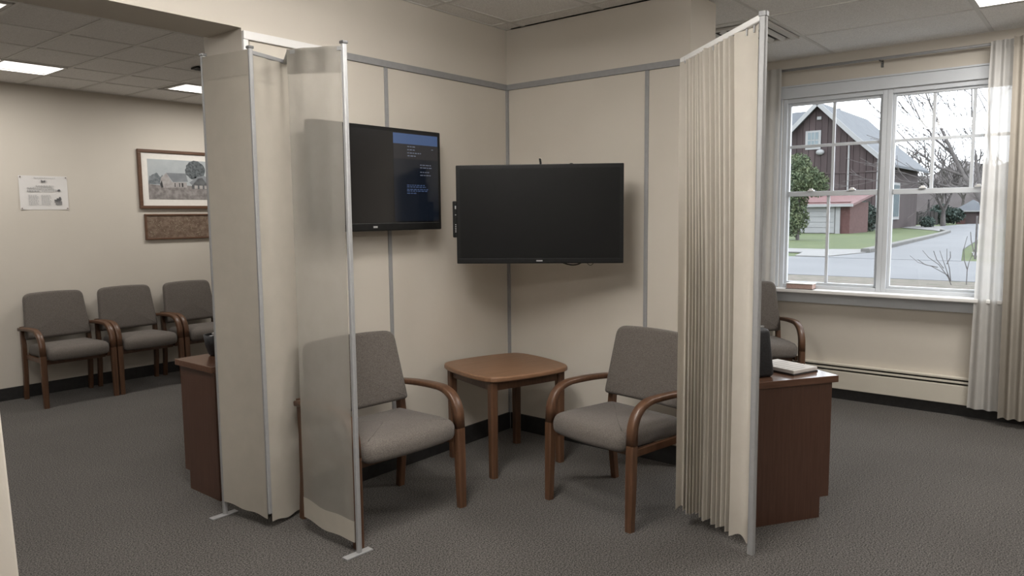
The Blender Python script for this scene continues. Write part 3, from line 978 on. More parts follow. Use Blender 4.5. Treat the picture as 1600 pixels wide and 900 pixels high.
# left console: visible face x=1.89, runs y 3.50..3.85
dl = thing('side_desk', 'walnut laminate desk behind the left partition, facing the waiting chairs', 'desk', (1.888, YC + TH + 0.005, 0))
link('carcass', bx(0, 1.1, 0, 0.345, 0.10, 0.668), M['laminate'], dl)
link('plinth', bx(0.0005, 1.1, 0, 0.300, 0, 0.10), M['laminate'], dl)
link('desk_top', bx(-0.014, 1.11, 0, 0.375, 0.668, 0.70, bev=0.003), M['laminate_top'], dl)
for k in range(2):
    dr = link('door', bx(0.01 + 0.545 * k, 0.545 + 0.545 * k, 0.345, 0.362, 0.12, 0.65, bev=0.002), M['laminate'], dl)
    link('handle', bx(0.50 + 0.06 * k, 0.512 + 0.06 * k, 0.362, 0.385, 0.45, 0.57, bev=0.003), M['alu'], dr)

# black bowl on the left console
t = thing('black_bowl', 'black round bowl with grey contents on the desk by the waiting chairs', 'bowl', (2.072, 3.775, 0.70))
bm = bmesh.new()
prof = [(0.0, 0.0), (0.035, 0.0), (0.045, 0.01), (0.06, 0.06), (0.068, 0.115), (0.064, 0.115), (0.055, 0.06), (0.03, 0.02), (0.0, 0.018)]
rings = []
for r_, z_ in prof:
    rings.append([bm.verts.new((max(r_, 0.0005) * math.cos(2 * math.pi * k / 20), max(r_, 0.0005) * math.sin(2 * math.pi * k / 20), z_)) for k in range(20)])
for i in range(len(rings) - 1):
    for k in range(20):
        bm.faces.new((rings[i][k], rings[i][(k + 1) % 20], rings[i + 1][(k + 1) % 20], rings[i + 1][k]))
link('bowl', bm, M['black_bag'], t, True)
bm = bmesh.new()
rnd = random.Random(3)
for k in range(9):
    a = rnd.uniform(0, 6.28)
    r_ = rnd.uniform(0, 0.04)
    box(bm, r_ * math.cos(a) - .014, r_ * math.cos(a) + .014, r_ * math.sin(a) - .008, r_ * math.sin(a) + .008, 0.095 + .003 * k, 0.105 + .003 * k, bev=0.002)
link('contents', bm, M['logo'], t)

# bag and magazines on the right desk
ex, ey = Vector((math.cos(rzR), math.sin(rzR))), Vector((-math.sin(rzR), math.cos(rzR)))
def on_desk(a, b):
    p = Vector((3.20, 1.250)) + ex * a + ey * b
    return (p.x, p.y, 0.685)
t = thing('shoulder_bag', 'black nylon bag standing on the desk behind the pleated curtain', 'bag', on_desk(0.100, 0.125), rzR)
bm = bmesh.new()
o = densify(rounded_outline([(-0.10, -0.065), (0.10, -0.065), (0.10, 0.065), (-0.10, 0.065)], 0.03), 0.03)
pad(bm, o, 0.225, 0.02, 0.006, 0, None, lambda v: Vector((v.x * (1 - 0.9 * max(0, v.z - 0.03)), v.y * (1 - 1.6 * max(0, v.z - 0.03)), v.z)))
link('body', bm, M['black_bag'], t, True)
link('handle', tube(bmesh.new(), bez((-0.06, 0, 0.22), (0.0, 0, 0.285), (0.07, 0, 0.215), 10), 0.006, 8), M['black_bag'], t, True)
link('zip', bx(-0.07, 0.075, -0.006, 0.006, 0.225, 0.2335, bev=0.002), M['logo'], t)
t = thing('magazine', 'open white printed magazine lying on the desk beside the black bag', 'magazine', on_desk(0.350, 0.185), rzR + R(14))
link('cover', bx(-0.09, 0.09, -0.118, 0.118, 0.0, 0.006, bev=0.001), M['black_bag'], t)
bm = bmesh.new()
box(bm, -0.088, 0.088, -0.116, 0.116, 0.006, 0.024, bev=0.004)
link('pages', bm, M['paper'], t)
bm = bmesh.new()
for k in range(7):
    quad(bm, [(-0.075, -0.10 + .03 * k, 0.0246), (0.05 + 0.03 * ((k * 7) % 3 - 1), -0.10 + .03 * k, 0.0246), (0.05 + 0.03 * ((k * 7) % 3 - 1), -0.094 + .03 * k, 0.0246), (-0.075, -0.094 + .03 * k, 0.0246)])
link('print_lines', bm, M['ink'], t)

# book on the window stool
t = thing('book', 'closed pale book with reddish pages lying on the window stool', 'book', (XW - 0.05, 1.905, 0.845), R(3))
M['book_page'] = mat('aged_page_edges', (0.42, 0.29, 0.26), 0.8, noise=(120, (0.50, 0.36, 0.32), 0.4, 0.6))
link('pages', bx(-0.052, 0.052, -0.098, 0.098, 0.004, 0.040), M['book_page'], t)
link('cover', bx(-0.056, 0.056, -0.102, 0.102, 0.040, 0.046, bev=0.001), M['white_trim'], t)
link('cover', bx(-0.056, 0.056, -0.102, 0.102, 0.0, 0.004, bev=0.001), M['black_bag'], t)

# ------------------------------------------------------------------ heater, curtain rod, window curtains
t = thing('baseboard_heater', 'long cream metal baseboard heater under the window', 'heater', (XW, 1.2, 0))
link('cover', bx(-0.062, -0.031, -0.95, 1.10, 0.085, 0.222, bev=0.004), M['heater'], t)
link('back_plate', bx(-0.031, -0.001, -0.95, 1.10, 0.105, 0.272), M['rubber'], t)
link('damper', bx(-0.060, -0.012, -0.95, 1.10, 0.236, 0.248, bev=0.002), M['heater'], t)
link('top_lip', bx(-0.050, -0.0, -0.95, 1.10, 0.262, 0.276, bev=0.003), M['heater'], t)
t = thing('curtain_rod', 'thin grey metal curtain rod above the window', 'curtain rod', (XW - 0.09, 1.3, 2.542))
link('rod', tube(bmesh.new(), [(0, -1.15, 0), (0, 1.05, 0)], 0.010, 10), M['alu'], t, True)
for y in (0.085, -1.1, 1.0):
    bm = bmesh.new()
    box(bm, -0.008, 0.089, y - 0.005, y + 0.005, -0.016, -0.010)
    box(bm, 0.082, 0.089, y - 0.008, y + 0.008, -0.050, 0.0)
    link('bracket', bm, M['alu_dark'], t)
def window_curtain(label, y0, y1, z0, folds, amp, m, seed, xoff=0.0, yb0=None, yb1=None, nu=90):
    c = thing('window_curtain', label, 'curtain', (XW - 0.09 + xoff, (y0 + y1) / 2, z0))
    cy = (y0 + y1) / 2
    yb0 = y0 if yb0 is None else yb0
    yb1 = y1 if yb1 is None else yb1
    f = link('cloth', sheet(bmesh.new(), line((0, y0 - cy), (0, y1 - cy)), line((0, yb0 - cy), (0, yb1 - cy)), K(2.555 - z0), K(0.0), nu, 20, amp=amp, folds=folds, seed=seed), M[m], c, True)
    link('heading', sheet(bmesh.new(), line((-0.003, y0 - cy), (-0.003, y1 - cy)), line((-0.003, y0 - cy), (-0.003, y1 - cy)), K(2.556 - z0), K(2.50 - z0), nu, 3, amp=amp * 1.05, folds=folds, seed=seed), M[m], f, True)
    return c
window_curtain('white sheer curtain hanging inside the beige drape at the window', 0.56, 0.705, 0.085, 3, 0.014, 'white_sheer', 4, -0.03, 0.50, 0.735)
window_curtain('beige drape hanging beside the white sheer at the window', 0.0, 0.570, 0.060, 8, 0.024, 'beige_drape', 5, -0.090, -0.05, 0.545)
window_curtain('narrow white sheer curtain behind the pleated privacy curtain', 2.075, 2.27, 0.085, 3, 0.010, 'white_sheer', 6, -0.03, 2.09, 2.30)

# ------------------------------------------------------------------ on the far wall
def wall_thing(name, label, cat, x, z):
    return thing(name, label, cat, (x, YF, z))
# paper notice
t = wall_thing('paper_notice', 'white printed paper notice pinned to the far wall', 'notice', 2.318, 1.662)
w, h = 0.355, 0.275
bm = bmesh.new()
nn = 10
gr = [[bm.verts.new((-w / 2 + w * i / nn, -0.002 - 0.006 * (abs(2 * i / nn - 1) ** 4 * (1 - j / nn)), -h / 2 + h * j / nn)) for i in range(nn + 1)] for j in range(nn + 1)]
for j in range(nn):
    for i in range(nn):
        bm.faces.new((gr[j][i], gr[j][i + 1], gr[j + 1][i + 1], gr[j + 1][i]))
link('sheet', bm, M['paper'], t, True)
def prints(name, rects, m, par, w, h, y):
    bm = bmesh.new()
    for u0, u1, v0, v1 in rects:
        x0, x1, z0, z1 = -w / 2 + w * u0, -w / 2 + w * u1, h / 2 - h * v1, h / 2 - h * v0
        quad(bm, [(x0, y, z0), (x1, y, z0), (x1, y, z1), (x0, y, z1)])
    o_ = link(name, bm, m, par)
    o_['kind'] = 'stuff'              # flat print
    return o_
R_ = random.Random(5)
def wl_(u0, u1, v, hgt):
    u, o = u0, []
    while u < u1 - 0.01:
        l = R_.uniform(0.02, 0.05)
        o.append((u, min(u1, u + l), v, v + hgt))
        u += l + 0.010
    return o
prints('print_heading', [(0.445, 0.465, 0.125, 0.19), (0.47, 0.49, 0.14, 0.19), (0.494, 0.51, 0.14, 0.19), (0.514, 0.535, 0.13, 0.19), (0.55, 0.556, 0.135, 0.19), (0.57, 0.576, 0.18, 0.19)], M['ink_dark'], t, w, h, -0.0095)
body_rows = wl_(0.33, 0.70, 0.285, 0.022) + wl_(0.15, 0.70, 0.345, 0.022) + wl_(0.15, 0.80, 0.40, 0.018) + wl_(0.15, 0.40, 0.435, 0.030) + wl_(0.45, 0.74, 0.44, 0.020)
for c0, c1 in ((0.17, 0.36), (0.43, 0.62)):
    for k in range(8):
        body_rows += wl_(c0, c1 + 0.01 * (k % 3), 0.57 + 0.037 * k, 0.016)
body_rows += wl_(0.30, 0.75, 0.055, 0.012)
prints('print_body', body_rows, M['ink'], t, w, h, -0.0095)
prints('print_emblem', [(0.78, 0.84, 0.41, 0.45), (0.80, 0.83, 0.39, 0.41), (0.70, 0.84, 0.70, 0.74), (0.75, 0.85, 0.66, 0.70), (0.80, 0.84, 0.62, 0.66), (0.70, 0.86, 0.76, 0.785), (0.72, 0.86, 0.80, 0.82), (0.72, 0.86, 0.83, 0.85)], M['ink_dark'], t, w, h, -0.0095)
for u in (0.03, 0.97):
    for v in (0.04, 0.96):
        link('pin', tube(bmesh.new(), [(-w / 2 + w * u, -0.006, -h / 2 + h * v), (-w / 2 + w * u, -0.013, -h / 2 + h * v)], 0.004, 8), M['frame_wood'], t)

# framed farm picture (its right part is behind the screen)
t = wall_thing('framed_picture', 'brown framed print of a grey farmhouse and barn on the far wall', 'picture', 3.475, 1.800)
w, h = 0.79, 0.535
def frame_parts(t, w, h, fwid, dep, m):
    for a in ((-w / 2, w / 2, h / 2 - fwid, h / 2), (-w / 2, w / 2, -h / 2, -h / 2 + fwid), (-w / 2, -w / 2 + fwid, -h / 2 + fwid, h / 2 - fwid), (w / 2 - fwid, w / 2, -h / 2 + fwid, h / 2 - fwid)):
        link('frame_bar', bx(a[0], a[1], -dep, 0, a[2], a[3], bev=0.004), m, t)
frame_parts(t, w, h, 0.028, 0.028, M['frame_wood'])
link('mat_board', bx(-w / 2 + 0.02, w / 2 - 0.02, -0.014, -0.004, -h / 2 + 0.02, h / 2 - 0.02), M['mat_board'], t)
pw, ph_ = 0.62, 0.365
pic = link('print', bx(-pw / 2, pw / 2, -0.0150, -0.0138, -ph_ / 2, ph_ / 2), mat('print_sky', (0.36, 0.39, 0.41), 0.6, noise=(7, (0.44, 0.47, 0.48), 0.35, 0.65)), t)
def shape(name, m, polys, y):
    bm = bmesh.new()
    for pl in polys:
        quad(bm, [(-pw / 2 + pw * u, y, ph_ / 2 - ph_ * v) for u, v in pl])
    o_ = link(name, bm, m, pic)
    if len(polys) > 1:
        o_['kind'] = 'stuff'          # flat print
    return o_
pm = lambda n, a, b, s=30: mat(n, a, 0.7, noise=(s, b, 0.35, 0.65))
shape('print_field', pm('print_field', (0.17, 0.155, 0.15), (0.30, 0.28, 0.27), 26), [[(0, 0.62), (0.25, 0.66), (0.55, 0.64), (1, 0.66), (1, 1), (0, 1)]], -0.0152)
tw = [(0, 0.62)] + [(0.02 + 0.021 * k, 0.30 + 0.12 * R_.random() + 0.004 * k) for k in range(11)] + [(0.25, 0.62)]
shape('print_woods', pm('print_woods', (0.10, 0.115, 0.125), (0.20, 0.22, 0.235), 40), [tw[::-1]], -0.0153)
tr = []
for k in range(26):
    a = 2 * math.pi * k / 26
    rr = 0.19 + 0.035 * R_.random()
    tr.append((0.72 + rr * 0.75 * math.cos(a), 0.24 + rr * 1.15 * math.sin(a)))
shape('print_tree', pm('print_tree', (0.045, 0.055, 0.06), (0.14, 0.155, 0.165), 55), [tr, [(0.71, 0.4), (0.74, 0.4), (0.745, 0.66), (0.705, 0.66)]], -0.0154)
shape('print_house_wall', pm('print_house_wall', (0.30, 0.28, 0.275), (0.42, 0.40, 0.39)), [[(0.17, 0.62), (0.19, 0.46), (0.27, 0.33), (0.35, 0.55), (0.35, 0.70), (0.20, 0.71)], [(0.35, 0.56), (0.58, 0.56), (0.58, 0.69), (0.35, 0.70)]], -0.0155)
shape('print_roof', pm('print_roof', (0.17, 0.185, 0.20), (0.23, 0.245, 0.26), 14), [[(0.27, 0.33), (0.57, 0.33), (0.60, 0.54), (0.37, 0.56)], [(0.62, 0.56), (0.76, 0.40), (0.86, 0.37), (1.0, 0.50), (1.0, 0.62), (0.66, 0.62)]], -0.0156)
shape('print_barn', pm('print_barn', (0.075, 0.08, 0.085), (0.13, 0.135, 0.14)), [[(0.68, 0.60), (0.76, 0.45), (0.83, 0.43), (0.90, 0.58), (0.90, 0.62), (0.68, 0.62)], [(0.66, 0.62), (1.0, 0.62), (1.0, 0.72), (0.66, 0.72)]], -0.0157)
shape('print_openings', pm('print_openings', (0.03, 0.03, 0.032), (0.05, 0.05, 0.05)), [[(0.39, 0.58), (0.405, 0.58), (0.405, 0.68), (0.39, 0.68)], [(0.46, 0.58), (0.475, 0.58), (0.475, 0.68), (0.46, 0.68)], [(0.50, 0.58), (0.525, 0.58), (0.525, 0.68), (0.50, 0.68)], [(0.17, 0.62), (0.20, 0.52), (0.22, 0.70), (0.19, 0.71)]], -0.0158)
shape('print_pale_walls', pm('print_pale', (0.34, 0.32, 0.31), (0.44, 0.42, 0.40)), [[(0.70 + .08 * k, 0.63), (0.75 + .08 * k, 0.63), (0.75 + .08 * k, 0.715), (0.70 + .08 * k, 0.715)] for k in range(4)], -0.0159)

# carved brown panel below it
t = wall_thing('carved_panel', 'brown framed plaque with a pale leafy pattern below the farm picture', 'plaque', 3.475, 1.367)
w, h = 0.72, 0.235
frame_parts(t, w, h, 0.016, 0.024, M['frame_wood'])
link('field', bx(-w / 2 + 0.012, w / 2 - 0.012, -0.016, -0.002, -h / 2 + 0.012, h / 2 - 0.012), mat('carved_field', (0.13, 0.085, 0.058), 0.7, noise=(34, (0.21, 0.15, 0.11), 0.4, 0.62), bump=(60, 0.8)), t)
bm = bmesh.new()
for k in range(150):
    x, z = R_.uniform(-w / 2 + 0.03, w / 2 - 0.03), R_.uniform(-h / 2 + 0.03, h / 2 - 0.03)
    a = R_.uniform(0, 6.28)
    l, s = R_.uniform(0.006, 0.015), R_.uniform(0.002, 0.005)
    c_, s_ = math.cos(a), math.sin(a)
    v = [(x + c_ * l, -0.0165, z + s_ * l), (x - s_ * s, -0.019, z + c_ * s), (x - c_ * l, -0.0165, z - s_ * l), (x + s_ * s, -0.019, z - c_ * s)]
    quad(bm, v)
o = link('leaf_pattern', bm, mat('carved_leaf', (0.26, 0.20, 0.14), 0.7, noise=(60, (0.34, 0.28, 0.21), 0.4, 0.6)), t)
o['kind'] = 'stuff'

# ------------------------------------------------------------------ outdoors
GZ = -0.30
M['grass'] = mat('spring_grass', (0.0293, 0.0479, 0.0056), 0.95, noise=(0.9, (0.0470, 0.0622, 0.0102), 0.35, 0.7))
M['mulch'] = mat('dry_verge', (0.0610, 0.0558, 0.0377), 0.95, noise=(3.5, (0.0966, 0.0801, 0.0651), 0.38, 0.62))
M['asphalt'] = mat('pale_asphalt', (0.0787, 0.0817, 0.0875), 0.8, noise=(0.35, (0.0963, 0.0991, 0.1050), 0.3, 0.7))
M['concrete'] = mat('pale_concrete', (0.1253, 0.1234, 0.1190), 0.85, noise=(0.8, (0.1441, 0.1409, 0.1377), 0.3, 0.7))
M['kerb'] = mat('kerb_stone', (0.0815, 0.0783, 0.0721), 0.85, noise=(1.5, (0.1064, 0.1034, 0.0972), 0.3, 0.7))
M['barn'] = boards('barn_boards', (0.0307, 0.0195, 0.0201), (0.0492, 0.0338, 0.0338), 1.3)
M['roof'] = mat('grey_shingles', (0.0646, 0.0702, 0.0797), 0.8, noise=(0.9, (0.0786, 0.0854, 0.0954), 0.35, 0.65))
M['roof_red'] = mat('red_metal_roof', (0.0846, 0.0298, 0.0298), 0.6, noise=(1.2, (0.1080, 0.0461, 0.0446), 0.35, 0.65))
M['white_out'] = mat('white_outdoor_paint', (0.2255, 0.2255, 0.2255), 0.6, noise=(1.5, (0.2068, 0.2068, 0.2068), 0.35, 0.65))
M['brick'] = mat('red_brick_far', (0.0587, 0.0237, 0.0222), 0.9, noise=(5, (0.0821, 0.0382, 0.0350), 0.35, 0.65))
M['bark'] = mat('grey_bark', (0.062, 0.055, 0.053), 0.95, noise=(6, (0.10, 0.09, 0.087), 0.35, 0.65))
M['leaf'] = mat('evergreen_leaf', (0.0399, 0.0632, 0.0306), 0.8, noise=(2.2, (0.0870, 0.1044, 0.0485), 0.35, 0.65))
M['leaf_dark'] = mat('dark_evergreen', (0.0139, 0.0278, 0.0226), 0.8, noise=(2.2, (0.0296, 0.0487, 0.0391), 0.35, 0.65))
M['woods'] = mat('bare_woodland', (0.0470, 0.0389, 0.0376), 0.95, noise=(0.12, (0.0689, 0.0602, 0.0589), 0.35, 0.65))
M['fence'] = boards('weathered_fence', (0.0313, 0.0281, 0.0281), (0.0502, 0.0451, 0.0451), 1.0)
M['pane_out'] = mat('far_window_glass', (0.0815, 0.1128, 0.1253), 0.2, noise=(1, (0.1002, 0.1315, 0.1441), 0.35, 0.65))

def ground(name, pts, m, z, label, th=0.04):
    bm = bmesh.new()
    up_ = [bm.verts.new((x, y, GZ + z)) for x, y in pts]
    dn = [bm.verts.new((x, y, GZ + z - th)) for x, y in pts]
    bm.faces.new(up_)
    bm.faces.new(dn[::-1])
    n = len(pts)
    for i in range(n):
        bm.faces.new((up_[i], dn[i], dn[(i + 1) % n], up_[(i + 1) % n]))
    bmesh.ops.recalc_face_normals(bm, faces=bm.faces[:])
    return struct(name, bm, m, label)
ground('lawn', [(6.3, -60), (260, -160), (260, 260), (6.3, 120)], M['grass'], 0.0, 'green lawns across the road', 0.5)
ground('verge', [(6.4, -30), (20.6, -30), (21.4, 2.0), (20.8, 6), (19.6, 30), (6.4, 40)], M['mulch'], 0.02, 'dry leafy verge outside the window')
ground('road', [(21.4, -60), (29.5, -60), (29.0, 60), (19.6, 60), (20.8, 6)], M['asphalt'], 0.03, 'pale grey road crossing outside the window')
ground('side_road', [(29.0, 4.0), (38, 5.2), (58, 6.8), (86, 8.4), (112, 8.8), (112, 14.5), (92, 14.9), (66, 9.95), (52, 9.0), (40.5, 8.25), (33, 7.9), (29.0, 8.5)], M['asphalt'], 0.04, 'pale side road leading away to the far garage')
ground('far_drive', [(66, 9.95), (92, 14.9), (96, 17.6), (84, 17.0), (74, 12.5)], M['concrete'], 0.05, 'pale concrete drive turning off the side road')
ground('sidewalk', [(32.0, 9.2), (35.0, 9.2), (35.4, 40), (32.8, 40)], M['concrete'], 0.06, 'white concrete sidewalk before the barn lawn')
ground('drive_apron', [(29.2, 8.5), (33.0, 7.95), (35.6, 8.5), (35.0, 9.9), (32.0, 10.2), (29.2, 9.6)], M['concrete'], 0.07, 'white concrete apron at the road corner')
ground('sidewalk', [(31.0, -12), (33.5, -12), (35.2, 4.5), (32.6, 4.1)], M['concrete'], 0.06, 'white concrete sidewalk on the near-curtain side of the side road')
# kerb following the corner of the lawn
kb = [(33.0, 8.0), (38.0, 8.25), (44.0, 8.6), (52.0, 9.05), (60.0, 9.6), (66.5, 10.15), (70.5, 11.2)]
struct('kerb', sweep(bmesh.new(), [(x, y, GZ + 0.08) for x, y in kb], 0.35, 0.26, side=Vector((0, 1, 0))), M['kerb'], 'raised stone kerb round the barn lawn')

# barn
bx0, bx1, by0, by1, ez, az = 75.0, 92.0, 17.2, 28.3, 6.2, 11.9
bc = (by0 + by1) / 2
t = thing('barn', 'tall dark red board barn with grey roof and white loft window', 'barn', (bx0, bc, GZ))
hwid, E_, A_p = (by1 - by0) / 2, ez - GZ, az - GZ
ln = bx1 - bx0
bm = bmesh.new()
gp = [(-hwid, 0), (hwid, 0), (hwid, E_), (0, A_p - 0.15), (-hwid, E_)]
va = [bm.verts.new((0, y, z)) for y, z in gp]
vb = [bm.verts.new((ln, y, z)) for y, z in gp]
bm.faces.new(va)
bm.faces.new(vb[::-1])
for i in range(5):
    bm.faces.new((va[i], vb[i], vb[(i + 1) % 5], va[(i + 1) % 5]))
bmesh.ops.recalc_face_normals(bm, faces=bm.faces[:])
link('walls', bm, M['barn'], t)
for s in (-1, 1):
    bm = bmesh.new()
    prof = [(s * 0.0, A_p), (s * hwid * 0.62, E_ + (A_p - E_) * 0.40), (s * (hwid + 0.9), E_ - 0.45)]
    for i in range(2):
        (y0, z0), (y1, z1) = prof[i], prof[i + 1]
        v = [(-0.7, y0, z0), (ln + 0.7, y0, z0), (ln + 0.7, y1, z1), (-0.7, y1, z1)]
        top_ = [bm.verts.new(p) for p in v]
        bot_ = [bm.verts.new((p[0], p[1], p[2] - 0.22)) for p in v]
        bm.faces.new(top_)
        bm.faces.new(bot_[::-1])
        for k in range(4):
            bm.faces.new((top_[k], bot_[k], bot_[(k + 1) % 4], top_[(k + 1) % 4]))
    bmesh.ops.recalc_face_normals(bm, faces=bm.faces[:])
    link('roof_slope', bm, M['roof'], t)
    path = [(-0.78, p[0], p[1] - 0.14) for p in prof]
    link('rake_board', sweep(bmesh.new(), path, 0.10, 0.40, side=Vector((1, 0, 0))), M['white_out'], t)
# vertical siding boards on the gable
nb = 19
for k in range(nb):
    y0, y1 = -hwid + 2 * hwid * k / nb + 0.02, -hwid + 2 * hwid * (k + 1) / nb - 0.02
    top_at = lambda y: E_ - 0.1 + (A_p - 0.35 - E_) * (1 - abs(y) / hwid)
    prof_ = [(y0, 0.05), (y1, 0.05), (y1, top_at(y1))] + ([(0, top_at(0))] if y0 < 0 < y1 else []) + [(y0, top_at(y0))]
    dpt = 0.05 + 0.025 * ((k * 7) % 3)
    bm = bmesh.new()
    f0 = [bm.verts.new((-dpt, y, z)) for y, z in prof_]
    f1 = [bm.verts.new((0.0, y, z)) for y, z in prof_]
    bm.faces.new(f0)
    for i in range(len(prof_)):
        j = (i + 1) % len(prof_)
        bm.faces.new((f0[i], f1[i], f1[j], f0[j]))
    bmesh.ops.recalc_face_normals(bm, faces=bm.faces[:])
    link('board', bm, M['barn'], t)
# loft window
wq = link('loft_window', bx(-0.16, 0.02, 0.0, 1.45, 7.75, 9.55), M['white_out'], t)
wq.location = (0, -0.25, 0)
for z0, z1 in ((7.95, 8.58), (8.70, 9.38)):
    link('pane', bx(-0.18, -0.15, 0.24, 1.21, z0, z1), M['pane_out'], wq)
for yy in (0.56, 0.89):
    link('glazing_bar', bx(-0.20, -0.17, yy - 0.03, yy + 0.03, 7.95, 9.38), M['white_out'], wq)
link('finial', bx(-0.2, 0, -0.25, 0.15, 10.55, 10.85), M['white_out'], t)
bm = bmesh.new()
bmesh.ops.create_uvsphere(bm, u_segments=12, v_segments=8, radius=0.40)
for v in bm.verts:
    v.co = Vector((-0.25 + v.co.x * 0.6, -0.25 + v.co.y, 7.45 + v.co.z * 0.7))
link('yard_lamp', bm, M['white_out'], t, True)
link('downpipe', tube(bmesh.new(), [(-0.20, -2.85, 0), (-0.20, -2.85, 8.0)], 0.085, 8), M['white_out'], t)
link('cross_beam', bx(-0.16, 0.0, -5.5, 0.0, 5.35, 5.47), M['barn'], t)
link('corner_board', bx(-0.16, 0.05, -hwid - 0.05, -hwid + 0.22, 0, E_), M['white_out'], t)
bm = bmesh.new()
wq = link('side_window', bx(5.0, 8.0, -hwid - 0.12, -hwid + 0.02, 0.9, 4.6), M['white_out'], t)
link('pane', bx(5.4, 7.6, -hwid - 0.16, -hwid - 0.11, 1.2, 4.3), M['pane_out'], wq)
for k in range(2):
    link('door', bx(-0.16, 0.0, -1.2 - 2.4 * k, 0.9 - 2.4 * k, 0.05, 3.4), M['barn'], t)
# lower wing behind it
WO = Vector((15.0, 34.5 - bc, 0))          # the wing joins the barn at its back corner
bm = bmesh.new()
gp = [(-5, 0), (5, 0), (5, 8.0), (0, 13.2), (-5, 8.0)]
va = [bm.verts.new((x, -9, z)) for x, z in gp]
vb = [bm.verts.new((x, 9, z)) for x, z in gp]
bm.faces.new(va)
bm.faces.new(vb[::-1])
for i in range(5):
    bm.faces.new((va[i], vb[i], vb[(i + 1) % 5], va[(i + 1) % 5]))
bmesh.ops.recalc_face_normals(bm, faces=bm.faces[:])
link('wing_walls', bm, M['barn'], t).location = WO
for s in (-1, 1):
    v = [(0, -9.5, 13.4), (0, 9.5, 13.4), (s * 5.5, 9.5, 7.7), (s * 5.5, -9.5, 7.7)]
    bm = bmesh.new()
    a = [bm.verts.new(p) for p in v]
    b = [bm.verts.new((p[0], p[1], p[2] - 0.2)) for p in v]
    bm.faces.new(a)
    bm.faces.new(b[::-1])
    for k in range(4):
        bm.faces.new((a[k], b[k], b[(k + 1) % 4], a[(k + 1) % 4]))
    bmesh.ops.recalc_face_normals(bm, faces=bm.faces[:])
    link('wing_roof', bm, M['roof'], t).location = WO

# small garage
t = thing('garage', 'small brick garage with white sectional door and red roof before the barn', 'garage', (62.0, 18.6, GZ))
link('walls', bx(0, 5.5, -2.35, 2.2, 0, 2.5), M['brick'], t)
dr = link('garage_door', bx(-0.06, 0.02, -1.25, 1.45, 0.02, 2.2), M['white_out'], t)
for k in range(5):
    link('door_panel', bx(-0.11, -0.05, -1.22, 1.42, 0.06 + 0.43 * k, 0.44 + 0.43 * k), M['white_out'], dr)
link('door_post', bx(-0.13, 0.02, -1.65, -1.30, 0, 2.3), M['white_out'], t)
bm = bmesh.new()
v = [(-0.5, -2.7, 2.35), (-0.5, 2.6, 2.35), (5.8, 2.6, 3.25), (5.8, -2.7, 3.25)]
a = [bm.verts.new(p) for p in v]
b = [bm.verts.new((p[0], p[1], p[2] - 0.18)) for p in v]
bm.faces.new(a)
bm.faces.new(b[::-1])
for k in range(4):
    bm.faces.new((a[k], b[k], b[(k + 1) % 4], a[(k + 1) % 4]))
bmesh.ops.recalc_face_normals(bm, faces=bm.faces[:])
link('roof', bm, M['roof_red'], t)
link('fascia', bx(-0.62, -0.48, -2.7, 2.6, 2.12, 2.34), M['white_out'], t)

# far brick garage with a hipped roof
t = thing('far_garage', 'far brick garage with a pale hipped roof and dark door', 'garage', (110.0, 14.4, GZ))
link('walls', bx(0, 4, -1.7, 1.6, 0, 1.75), M['brick'], t)
link('garage_door', bx(-0.08, 0.02, -0.95, 0.55, 0.02, 1.55), M['barn'], t)
bm = bmesh.new()
base = [bm.verts.new(p) for p in ((-0.4, -2.0, 1.72), (-0.4, 1.9, 1.72), (4.4, 1.9, 1.72), (4.4, -2.0, 1.72))]
apx = bm.verts.new((1.2, -0.05, 3.1))
bm.faces.new(base[::-1])
for k in range(4):
    bm.faces.new((base[k], base[(k + 1) % 4], apx))
link('roof', bm, M['roof'], t)
link('fascia', bx(-0.46, -0.38, -2.0, 1.9, 1.55, 1.74), M['white_out'], t)

# fence and post
t = thing('board_fence', 'weathered grey board fence beyond the side road', 'fence', (104.0, 20.0, GZ))
for k in range(14):
    link('board', bx(0, 0.12, -2.9 + 0.42 * k, -2.53 + 0.42 * k, 0, 1.55 + 0.08 * ((k * 5) % 3)), M['fence'], t)
for z in (0.5, 1.2):
    link('rail', bx(0.12, 0.24, -2.9, 2.95, z, z + 0.15), M['fence'], t)
o = tag(link('utility_post', tube(bmesh.new(), [(95, 16.55, GZ), (95, 16.55, GZ + 3.0)], [0.14, 0.11], 8), M['fence']), 'pale utility post standing by the board fence', 'post')
o = tag(link('sign_post', tube(bmesh.new(), [(31.0, 3.85, GZ), (31.0, 3.85, GZ + 1.55)], [0.035, 0.03], 8), M['bark']), 'thin dark sign post at the road corner', 'post')

# vegetation
def leaf_cloud(bm, blobs, n, size, rnd):
    tot = sum(b[3] * b[4] for b in blobs)
    for (cx, cy, cz, rx, rz_) in blobs:
        m_ = int(n * rx * rz_ / tot)
        for _ in range(m_):
            d_ = Vector((rnd.gauss(0, 1), rnd.gauss(0, 1), rnd.gauss(0, 1))).normalized()
            k = rnd.uniform(0.55, 1.0)
            p = Vector((cx + d_.x * rx * k, cy + d_.y * rx * k, cz + d_.z * rz_ * k))
            a = Vector((rnd.gauss(0, 1), rnd.gauss(0, 1), rnd.gauss(0, 1))).normalized()
            b = a.cross(Vector((rnd.gauss(0, 1), rnd.gauss(0, 1), rnd.gauss(0, 1)))).normalized()
            s = size * rnd.uniform(0.6, 1.3)
            bm.faces.new([bm.verts.new(p + a * s), bm.verts.new(p + b * s * 0.5), bm.verts.new(p - a * s), bm.verts.new(p - b * s * 0.5)])
    return bm
